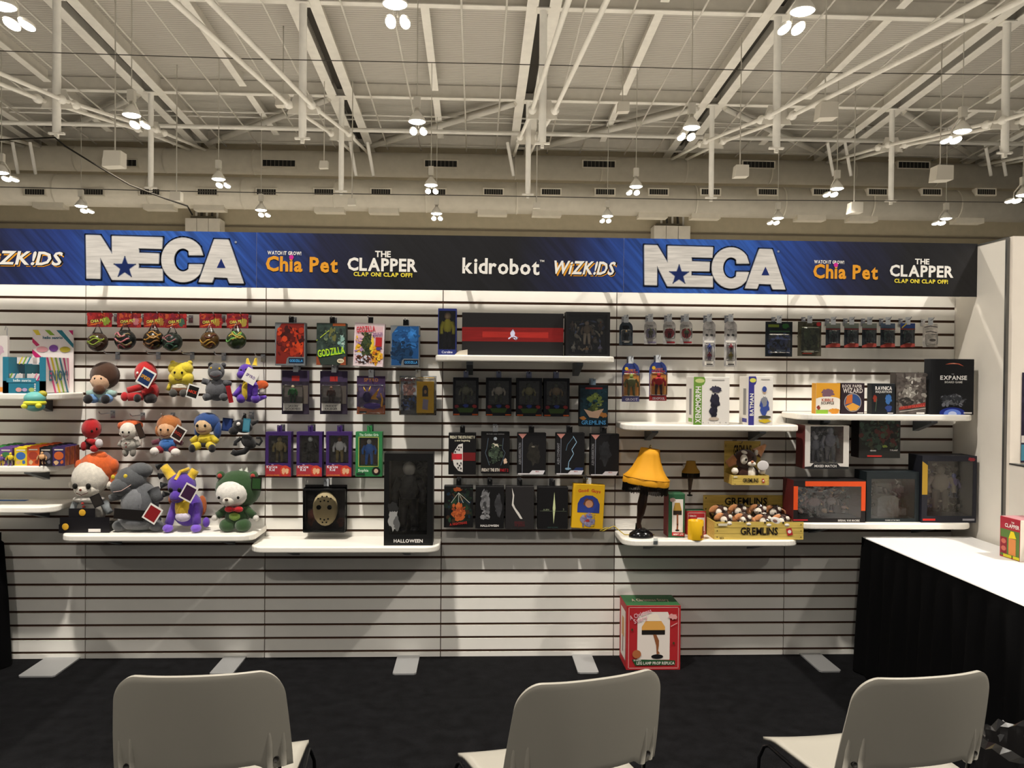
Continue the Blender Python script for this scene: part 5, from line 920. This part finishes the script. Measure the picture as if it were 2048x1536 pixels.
b = MB(); rn_ = random.Random(3)
for k in range(130):
    a = 2*PI*k/130; L = rn_.uniform(15, 19); b.tube([(45.5*math.cos(a), 45.5*math.sin(a), 3), (45.2*math.cos(a+.01), 45.2*math.sin(a+.01), 3-L)], .75, mat('0c0b0d', .8), 4)
fo = b.build('fringe', o); fo['kind'] = 'stuff'
b = MB(); b.ell((0, 0, 78), (3, 3, 4), mat('c9b98a', .2, .9)); b.tube([(0, 0, 70), (0, 0, 76)], 1.2, mat('c9b98a', .2, .9), 6); b.build('finial', o)
# small wall light of the same kind
t = Toy('night_light', 'tiny wall night light with mustard shade and thin dark stem', 1381, 992, 4.66, None, None, 'night light'); s = t.s
o = shade(32, [(9, 24), (10, 18), (13, 10), (18, 3), (18, 0)], mat('8f6a1e', .7), .04).build('lamp_shade', t.root); o.location = t.P(1381, 945); o.scale = (s, s*.7, s)
b = MB()
for k in range(40): a = 2*PI*k/40; b.tube([(17.6*math.cos(a), 17.6*math.sin(a), 0), (17.4*math.cos(a), 17.4*math.sin(a), -9)], .9, mat('0c0b0d', .8), 4)
fo = b.build('fringe', o); fo['kind'] = 'stuff'
t.part('stem', mat('4a3f38', .5), [('c', 1381, 945, 0, 1380, 965, 0, 7, 4.5), ('c', 1380, 965, 0, 1379, 988, 0, 4.5, 2)]); t.part('base', mat('0e0d0e', .3), [(1379, 990, 6, 2, 2, 5)])
b = MB(); b.box(-.02, .02, .0, D-4.66, .13, .17, mat('d8d4cc', .5)); b.build('plug', t.root)
# boxes on the shelf
carton('lamp_box', 'narrow green carton with lamp picture beside the big lamp', (1337, 988, 1370, 1066), .12, '2c5a3c', [('r', 'e6ded6', .22, .12, .88, .88), ('p', 'b08a3c', [(.38, .8), (.68, .8), (.8, .62), (.28, .62)]), ('r', '2a2018', .28, .52, .8, .62), ('s', '8a5030', [(.54, .52), (.55, .3), (.54, .2)], .1), ('e', '16120f', .54, .17, .13, .02), ('b', 'b09088', .25, .87, .2, .05, 3), ('p', 'b8282c', [(.22, .05), (.95, .03), (.95, .11), (.22, .13)]), ('t', 'f0e8e0', 'NIGHT LITE', .6, .08, .04, .6)], Y=4.54, zb=Z4, side='8a3a3a', top='2c5a3c')
carton('lamp_box', 'red carton standing behind the yellow cup', (1373, 1022, 1412, 1056), .08, 'a8262c', [('r', 'e0d8d0', .55, .15, .92, .72), ('s', 'e0d8d0', [(.08, .06), (.94, .06), (.94, .92), (.08, .92)], .02, True), ('t', 'e8d8d0', 'A Christmas Story', .3, .8, .08, .4)], Y=4.63, zb=Z4, top='2c5a3c')
t = Toy('cup', 'yellow ceramic cup with brown boot-shaped print', 1391, 1078, 4.50, Z4, None, 'cup'); s = t.s
b = MB(); b.lathe([(15.5, 0), (15.8, 1), (15.8, 38), (15.4, 38.5), (14.6, 38), (14.4, 3), (.5, 2.5)], mat('e0b01c', .3), (0, 0, 0), 28); o = b.build('cup_body', t.root); o.scale = (s, s, s)
b = MB()
for i in range(6):
    a0, a1 = -1.15+i*.14, -1.15+(i+1)*.14
    for (z0, z1) in ((4, 28),) if i > 1 else ((4, 10),): b.add([(15.95*math.cos(a0), 15.95*math.sin(a0), z0), (15.95*math.cos(a1), 15.95*math.sin(a1), z0), (15.95*math.cos(a1), 15.95*math.sin(a1), z1), (15.95*math.cos(a0), 15.95*math.sin(a0), z1)], [(0, 1, 2, 3)], mat('8a4a24', .5))
q = b.build('printed_artwork', t.root); q.scale = (s, s, s)
b = MB(); pts = [onz(u, v, Z4+.006) for u, v in ((1290, 1052), (1262, 1060), (1248, 1060), (1236, 1055))] + [at(u, v, 4.60) for u, v in ((1228, 1052), (1218, 1056), (1206, 1062), (1200, 1061), (1212, 1055), (1222, 1057))]
pts = [Vector((p.x, 4.60 if i < 4 else p.y, Z4+.005 if i < 4 else p.z)) for i, p in enumerate(pts)]
b.tube(pts, .0028, mat('c8ae3a', .4), 6); b.build('flex'); tag(bpy.context.scene.objects['flex'], 'thin yellow electric cord trailing off shelf beside the lamp', 'cord'); bpy.context.scene.objects['flex'].name = 'power_cord'
b = MB(); p = onz(1312, 1082, Z4); b.box(-.012, .012, 0, .003, -.02, .012, clear('e8eef2', .15)); tag(b.build('price_holder', None, (p.x, YS-.004, Z4)), 'tiny clear price holder clipped to shelf edge below lamp', 'clip')
WD = mat('cdb15a', .65, 0, 'wood'); WDL = '7a6428'
def crate(name, label, x, Y, z, wd, fh, bh, depth, word):
    root = thing(name, label, 'crate', (x, Y+depth, z))
    for nm, (a, e, c, d, f, g) in dict(front_board=(-wd/2, wd/2, -depth, -depth+.006, 0, fh), back_board=(-wd/2, wd/2, -.006, 0, 0, bh), side_board=(-wd/2, -wd/2+.006, -depth+.006, -.006, 0, fh), base_board=(-wd/2+.006, wd/2-.006, -depth+.006, -.006, 0, .006)).items():
        b = MB(); b.box(a, e, c, d, f, g, WD); b.build(nm, root)
    b = MB(); b.box(wd/2-.006, wd/2, -depth+.006, -.006, 0, fh, WD); b.build('side_board', root)
    lines = [('s', WDL, [(0, .34), (1, .36)], .003), ('s', WDL, [(0, .68), (1, .67)], .003)] + [('e', '3a2a14', x_, z_, .006, .03) for x_ in (.03, .97) for z_ in (.15, .5, .85)]
    art(root, wd, fh, -depth, lines + [('t', '1a1410', word, .5, .5, .42, .42), ('p', 'b02a2c', [(.82, .22), (.88, .28), (.86, .68), (.8, .62)]), ('e', 'e8dcd8', .84, .46, .02, .1), ('r', 'd8d0b8', .04, .78, .14, .92), ('t', '2a2014', 'NECA', .08, .1, .1, .05)])
    art(root, wd, bh-fh, -.006, [('s', WDL, [(0, .5), (1, .5)], .003), ('t', '1a1410', word, .5, .7, .36, .5)] + [('e', '3a2a14', x_, z_, .006, .05) for x_ in (.03, .97) for z_ in (.3, .85)], z0=fh)
    return root
x, z, wd, h = frame((1429, 1044, 1607, 1081), 4.485, Z4)
zbk = at(1480, 990, 4.72).z-Z4
crate('toy_crate', 'printed wooden-look crate full of bagged plush toys on shelf', x, 4.485, Z4, wd, h, zbk, .235, 'GREMLINS')
BR, WT, TN = '3f2218', 'e6ddcf', 'c98a5a'
rn_ = random.Random(11); n = 0
spots = [(u_, v_+5, y_) for u_, v_, y_ in [(1450, 1033, 4.53), (1488, 1034, 4.53), (1528, 1036, 4.53), (1564, 1036, 4.53), (1440, 1018, 4.62), (1478, 1016, 4.62), (1518, 1016, 4.62), (1548, 1018, 4.62)]]
for i, (u, v, Y) in enumerate(spots):
    t = Toy('bagged_plush', 'brown and white plush in clear bag inside crate, %s of four in the %s row' % (on[i % 4], 'front' if i < 4 else 'back'), u, v+22, Y, None, 'bagged plush toys in the crate')
    t.root.location.z = max(t.root.location.z, Z4+.012)
    t.part('head', BR, [(u, v, 15, 13, 2, 13)]); t.part('face_patch', WT, [(u-5, v, 8, 8, 10, 6), (u+4, v+6, 8, 5, 12, 6), (u+7, v-6, 5, 5, 9, 5)], 'head'); t.part('eye', '1a120e', [(u-4, v+1, 1.8, 2, 17)], 'head', False)
    for s_ in (-1, 1): t.part('ear', TN, [(u+s_*14, v-3+s_*3, 11, 7, 5, 4, s_*.5)])
    t.part('torso', BR, [(u+2, v+14, 13, 8, 0, 11)])
    b = MB(); c = t.P(u, v+4, 2); b.ell(c, (22*t.s, 14*t.s, 18*t.s), clear('fbf8f4', .03), 0, 16, 10, 'Y', .12); b.sm = [False]*len(b.sm); b.build('clear_bag', t.root)
t = Toy('round_tag', 'white oval tag leaning on the bagged toys in the crate', 1552, 1050, 4.492, None, None, 'tag'); t.part('tag_disc', 'e8e4de', [(1551, 1041, 12, 7, 2, 1, .35)], None, False); t.part('printed_artwork', '8a6a60', [(1549, 1041, 5, 3, 3, .6, .35)], None, False)
x, z, wd, h = frame((1464, 951, 1538, 970), 4.53)
zbk = at(1487, 882, 4.68).z-z
crate('toy_crate', 'hanging open-front crate with one brown and white plush sitting inside', x, 4.53, z, wd, h, zbk, .15, 'GREMLINS')
hook(x-.02, z+zbk-.012, 4.66, 'open-front plush crate')
t = Toy('plush_toy', 'brown and white plush puppy with big tan ears in hanging crate', 1495, 966, 4.59, z+.008, None)
t.part('head', BR, [(1488, 918, 24, 19, 4, 16)]); t.part('face_patch', WT, [(1482, 918, 8, 10, 16, 6), (1497, 927, 9, 5, 18, 6), (1484, 905, 7, 4, 12, 6, .4), (1510, 905, 4, 6, 8, 5)], 'head'); t.face([(1484, 918, 23), (1499, 914, 21)], 2.4); t.part('nose', 'c98a6a', [(1496, 922, 3, 2.5, 25)], 'head', False)
t.part('ear', TN, [('c', 1470, 919, 2, 1453, 930, 0, 11, 7)]); t.part('ear', TN, [('c', 1512, 908, 2, 1531, 890, 0, 12, 3)]); t.part('torso', BR, [(1492, 948, 26, 18, 0, 15)]); t.part('belly', WT, [(1499, 948, 9, 16, 10, 9)], 'torso')
for u in (1465, 1520): t.part('paw', WT, [(u, 942, 7, 7, 12)])
t.tag(1518, 931, 1, 1, 0, 20, 'd8d4d0', 'd8d4d0'); t.part('round_tag', 'd4d0d0', [(1519, 930, 12, 10, 21, .8)], None, False)

# ================================================================ floor box
x, z, wd, h = frame((1253, 1211, 1361, 1340), 4.52, 0.001)
P_ = onz(1306, 1340, 0); Yb = P_.y
x, z, wd, h = frame((1253, 1211, 1361, 1340), Yb, 0.0)
RED = 'a8242a'
root, wd, h = carton('lamp_box', 'large red carton with lamp picture standing on the carpet', (1253, 1211, 1361, 1340), D-Yb-.02, RED, [('s', 'c98a88', [(.04, .03), (.96, .03), (.96, .97), (.04, .97)], .015, True), ('p', 'e2d8d0', [(.2, .16), (.8, .16), (.8, .82), (.76, .9), (.3, .9), (.2, .8)]),
   ('p', 'd8a050', [(.42, .85), (.57, .85), (.71, .67), (.71, .62), (.28, .62), (.28, .67)]), ('p', 'ece0d0', [(.42, .86), (.57, .86), (.64, .76), (.36, .76)]), ('r', '1c1612', .28, .55, .71, .62), ('p', '8a5432', [(.49, .55), (.55, .55), (.6, .46), (.6, .38), (.585, .3), (.62, .26), (.56, .24), (.55, .38)]), ('e', '141216', .57, .21, .11, .035),
   ('p', '1f4a2a', [(.1, .17), (.9, .15), (.9, .08), (.17, .07)]), ('t', 'd8d0c8', 'LEG LAMP PROP REPLICA', .54, .11, .045, .7), ('t', 'd8d0c8', '20 INCH', .2, .155, .025, .14), ('t', 'd8a8b0', 'A Christmas', .25, .87, .07, .42, 1, .35), ('t', 'd8a8b0', 'Story', .25, .79, .07, .26, 1, .35), ('e', 'a8643c', .19, .25, .08, .065), ('b', 'd89a98', .86, .83, .09, .05, 4), ('s', 'd8a8a8', [(.82, .68), (.93, .73)], .014), ('e', '4a3a22', .1, .63, .02, .02), ('e', '4a3a22', .87, .42, .02, .02)], Y=Yb, zb=0.0, top='2c5a34', side=RED)
b = MB(); dp = D-Yb-.02; x_ = -wd/2-.0008
b.add([(x_, -dp*.85, h*.12), (x_, -dp*.2, h*.12), (x_, -dp*.2, h*.88), (x_, -dp*.85, h*.88)], [(0, 1, 2, 3)], mat('d8cfc8', .5)); b.add([(x_-.0006, -dp*.7, h*.45), (x_-.0006, -dp*.35, h*.45), (x_-.0006, -dp*.4, h*.75), (x_-.0006, -dp*.65, h*.75)], [(0, 1, 2, 3)], mat('c08a4a', .5)); b.add([(x_-.0006, -dp*.56, h*.2), (x_-.0006, -dp*.46, h*.2), (x_-.0006, -dp*.46, h*.45), (x_-.0006, -dp*.56, h*.45)], [(0, 1, 2, 3)], mat('6a4030', .5)); b.build('side_print', root)
tx = MB(); tx.text('A Christmas Story', 0, 0, .05, wd*.7, 0, mat('b8a090', .5), 1); tm = tx.build('top_lettering', root); tm.rotation_euler = (-PI/2, 0, 0); tm.location = (0, -dp*.5, h+.001)

# ================================================================ tables with black skirts
def table(name, label, x0, x1, y0, y1, z, skirt_sides):
    root = thing(name, label, 'table', ((x0+x1)/2, (y0+y1)/2, 0)); hx, hy = (x1-x0)/2, (y1-y0)/2
    b = MB(); b.box(-hx, hx, -hy, hy, z-.03, z, mat('f0efee', .35)); bev(b.build('table_top', root), .006, 2)
    for sx in (-1, 1):
        for sy in (-1, 1): b = MB(); b.tube([(sx*(hx-.08), sy*(hy-.08), 0), (sx*(hx-.08), sy*(hy-.08), z-.03)], .016, mat('5a5a5c', .4, .8), 8); b.build('leg', root)
    SK = mat('050506', .9, 0, 'plain', .08)
    for side in skirt_sides:
        L = 2*(hy if side in 'LR' else hx); n = int(L/.018); vs = []; fs = []; rn2 = random.Random(5)
        zs = (z-.004, z-.05, z-.06, z*.5, .006)
        for i in range(n+1):
            ph = i*.9+rn2.uniform(-.25, .25)
            for j, zz in enumerate(zs):
                o_ = .003 if j < 2 else (.010+.012*math.sin(ph)*(1 if j > 2 else .7)+(.03 if j == 4 else .012 if j == 3 else 0)+(.012*math.sin(ph*.37) if j > 2 else 0))
                a = -L/2+L*i/n
                vs.append((-hx-o_-.001, a, zz) if side == 'L' else (hx+o_+.001, a, zz) if side == 'R' else (a, hy+o_*.4+.001, zz) if side == 'B' else (a, -hy-o_-.001, zz))
        m_ = len(zs)
        for i in range(n):
            for j in range(m_-1): fs.append((i*m_+j, i*m_+j+1, (i+1)*m_+j+1, (i+1)*m_+j))
        MB().add(vs, fs, SK, True).build('skirt', root)
    return root
TZ = .74
a = onz(1723, 1072, TZ); XT = a.x
TY1 = a.y-.01
table('skirted_table', 'long white-topped table with black pleated skirt along the right wall', XT, 4.97, TY1-1.85, TY1, TZ, 'LB')
a = onz(33, 1052, TZ)
table('skirted_table', 'black-skirted table at the left edge, mostly out of view', a.x-.75, a.x, 2.85, 4.66, TZ, 'RB')
# carton on the right table
p0 = onz(1999, 1111, TZ); p1 = onz(2040, 1124, TZ); yaw = math.atan2(p1.y-p0.y, p1.x-p0.x); wd = (p1-p0).length; h = at(1999, 1031, p0.y).z-TZ
root = thing('gadget_box', 'red and green carton with yellow lamp picture on the right table', 'box', ((p0.x+p1.x)/2, (p0.y+p1.y)/2, TZ), None, (0, 0, yaw))
b = MB(); b.box(-wd/2, wd/2, 0, .12, 0, h, mat('a82838', .5), None, mat('c08a90', .5), mat('e4dcd0', .5)); bev(b.build('carton_body', root), .0015, 1)
art(root, wd, h, 0, [('r', '5a7a3a', .04, .04, .96, .7), ('r', '8a2430', .04, .1, .36, .5), ('e', 'c86a5a', .2, .22, .12, .06), ('e', 'c86a5a', .2, .4, .12, .06), ('r', 'd88a4a', .45, .1, .8, .5), ('p', 'e8d020', [(.45, .5), (.82, .52), (.7, .68), (.55, .68)]), ('r', 'd8d030', .2, .02, .6, .09), ('r', 'd8d030', .68, .02, .98, .09), ('t', 'f0e8e0', 'THE', .65, .9, .04, .3), ('t', 'f0e8e0', 'CLAPPER', .62, .81, .09, .7)])

# ================================================================ chairs
CH = mat('938f85', .42); CHB = mat('0f0f11', .3, .4)
def chair(label, u, vtop, depth, yawdeg):
    p = at(u, vtop, depth)
    root = thing('stacking_chair', label, 'chair', (p.x, p.y, 0), 'white plastic chairs', (0, 0, math.radians(yawdeg)))
    ZT = p.z; ns, ntt = 44, 14; W = .23; vs = []; fs = []; ZB = ZT-.285
    # origin of the chair is under the top edge of its back
    for j in range(ntt+1):
        tt = j/ntt
        for i in range(ns+1):
            s_ = math.sin((-1+2*i/ns)*PI/2); a_ = abs(s_); c_ = max(0, (a_-.72)/.28)
            zt_ = ZT - .075*(1-math.sqrt(max(0, 1-c_*c_)))
            zb_ = ZB+.022 if a_ < .62 else ZB+.022*(1-min(1, (a_-.62)/.1))
            z = zb_+(zt_-zb_)*tt
            q = (z-ZB)/(ZT-ZB)
            w_ = W*(1.0-.09*max(0, q)**1.5)
            bend = .062*a_**2.4*(1-.35*q)
            vs.append((s_*w_, .045*(1-q)**1.2+bend, z))
    for j in range(ntt):
        for i in range(ns): a = j*(ns+1)+i; fs.append((a, a+1, a+ns+2, a+ns+1))
    o = MB().add(vs, fs, CH, True).build('backrest', root); m_ = o.modifiers.new('s', 'SOLIDIFY'); m_.thickness = .011; m_.offset = 0
    m_ = o.modifiers.new('b', 'BEVEL'); m_.width = .004; m_.segments = 2; m_.limit_method = 'ANGLE'; m_.angle_limit = math.radians(50)
    for s_ in (-1, 1):
        for dx in (.175, .208):
            x = s_*dx; b = MB(); e = .062*(dx/W)**2.4; b.tube([(x, .045+e-.004, ZB+.003), (x, .034+e-.004, ZB+.05), (x, .024+e, ZB+.1), (x*.98, .016+e*.9, ZB+.17)], [.009, .009, .007, .001], CH, 8); b.build('rib', o)
        b = MB(); b.tube([(s_*.192, .066, ZB+.028), (s_*.192, .09, ZB+.028)], .0075, mat('3a3836', .5), 10); b.build('bolt', o)
    # seat
    vs = []; fs = []; n = 16
    for j in range(n+1):
        for i in range(n+1):
            x = -1+2*i/n; y = j/n
            hw = .235*(1-.10*(1-y)); rr = 1-.03*max(0, abs(y-.5)-.42)*10
            vs.append((x*hw*rr, .09+y*.42, .452+.012*x*x-.02*max(0, y-.85)/.15*abs(1)+ .006*(1-y)))
    for j in range(n):
        for i in range(n): a = j*(n+1)+i; fs.append((a, a+1, a+n+2, a+n+1))
    o = MB().add(vs, fs, CH, True).build('seat', root); m_ = o.modifiers.new('s', 'SOLIDIFY'); m_.thickness = .010; m_.offset = -1
    for s_ in (-1, 1):
        x = s_*.236
        b = MB(); b.tube([(s_*.192, .085, ZB+.06), (s_*.197, .10, ZB-.02), (s_*.21, .125, .46), (x, .14, .436), (x, .46, .436), (x, .49, .42), (x+s_*.012, .50, .38), (x+s_*.03, .50, .03), (x+s_*.03, .48, .008), (x+s_*.03, .05, .008), (x+s_*.03, .03, .03), (x+s_*.012, .10, .40), (x, .12, .43)], .0056, CHB, 8); b.build('side_frame', root)
    b = MB(); b.tube([(-.236, .3, .43), (.236, .3, .43)], .0055, CHB, 8); b.tube([(-.25, .49, .30), (.25, .49, .30)], .0055, CHB, 8); b.build('cross_bar', root)
    return root
chair('white plastic stacking chair at the left, seen from behind', 392, 1352, 2.16, 5)
chair('white plastic stacking chair in the middle, turned to the left', 1196, 1358, 2.17, 18)
chair('white plastic stacking chair at the right near the skirted table', 1868, 1354, 2.21, 9)

# ================================================================ lined bin at the lower right corner
p = at(2062, 1492, 2.5)
root = thing('waste_bin', 'black waste bin with shiny plastic liner at lower right corner', 'bin', (p.x+.02, 2.5, 0))
b = MB(); b.lathe([(.12, 0), (.13, .02), (.15, p.z-.03), (.152, p.z-.02), (.14, p.z-.025), (.12, .03), (.01, .02)], mat('111112', .5), (0, 0, 0), 24); b.build('bin_body', root)
vs = []; fs = []; rn2 = random.Random(4); n = 36
for j, (r, z) in enumerate(((.158, p.z-.17), (.165, p.z-.08), (.163, p.z), (.155, p.z+.012), (.142, p.z-.005), (.125, p.z-.12))):
    for k in range(n): a = 2*PI*k/n; q = 1+rn2.uniform(-.035, .035); vs.append((r*q*math.cos(a), r*q*math.sin(a), z+rn2.uniform(-.012, .012)))
for j in range(5):
    for k in range(n): fs.append((j*n+k, j*n+(k+1) % n, (j+1)*n+(k+1) % n, (j+1)*n+k))
MB().add(vs, fs, mat('1b1a1a', .12, 0, 'plain', .9), False).build('bag_liner', root)
# poster strip on the front panel at the right edge
a, e = at(2045, 745, YFR-.034), at(2045, 925, YFR-.034)
root = thing('poster', 'dark poster at the extreme right edge of the picture', 'poster', (a.x+.15, YFR-.034, e.z)); b = MB(); b.box(-.15, .15, 0, .003, 0, a.z-e.z, mat('2a2436', .5, 0, 'print')); b.build('sheet', root); art(root, .3, a.z-e.z, 0, [('r', '4a8aa0', 0, .02, 1, .2), ('r', 'd8d0c8', 0, .22, 1, .3), ('b', '8a3a4a', .5, .6, .4, .2, 3)])
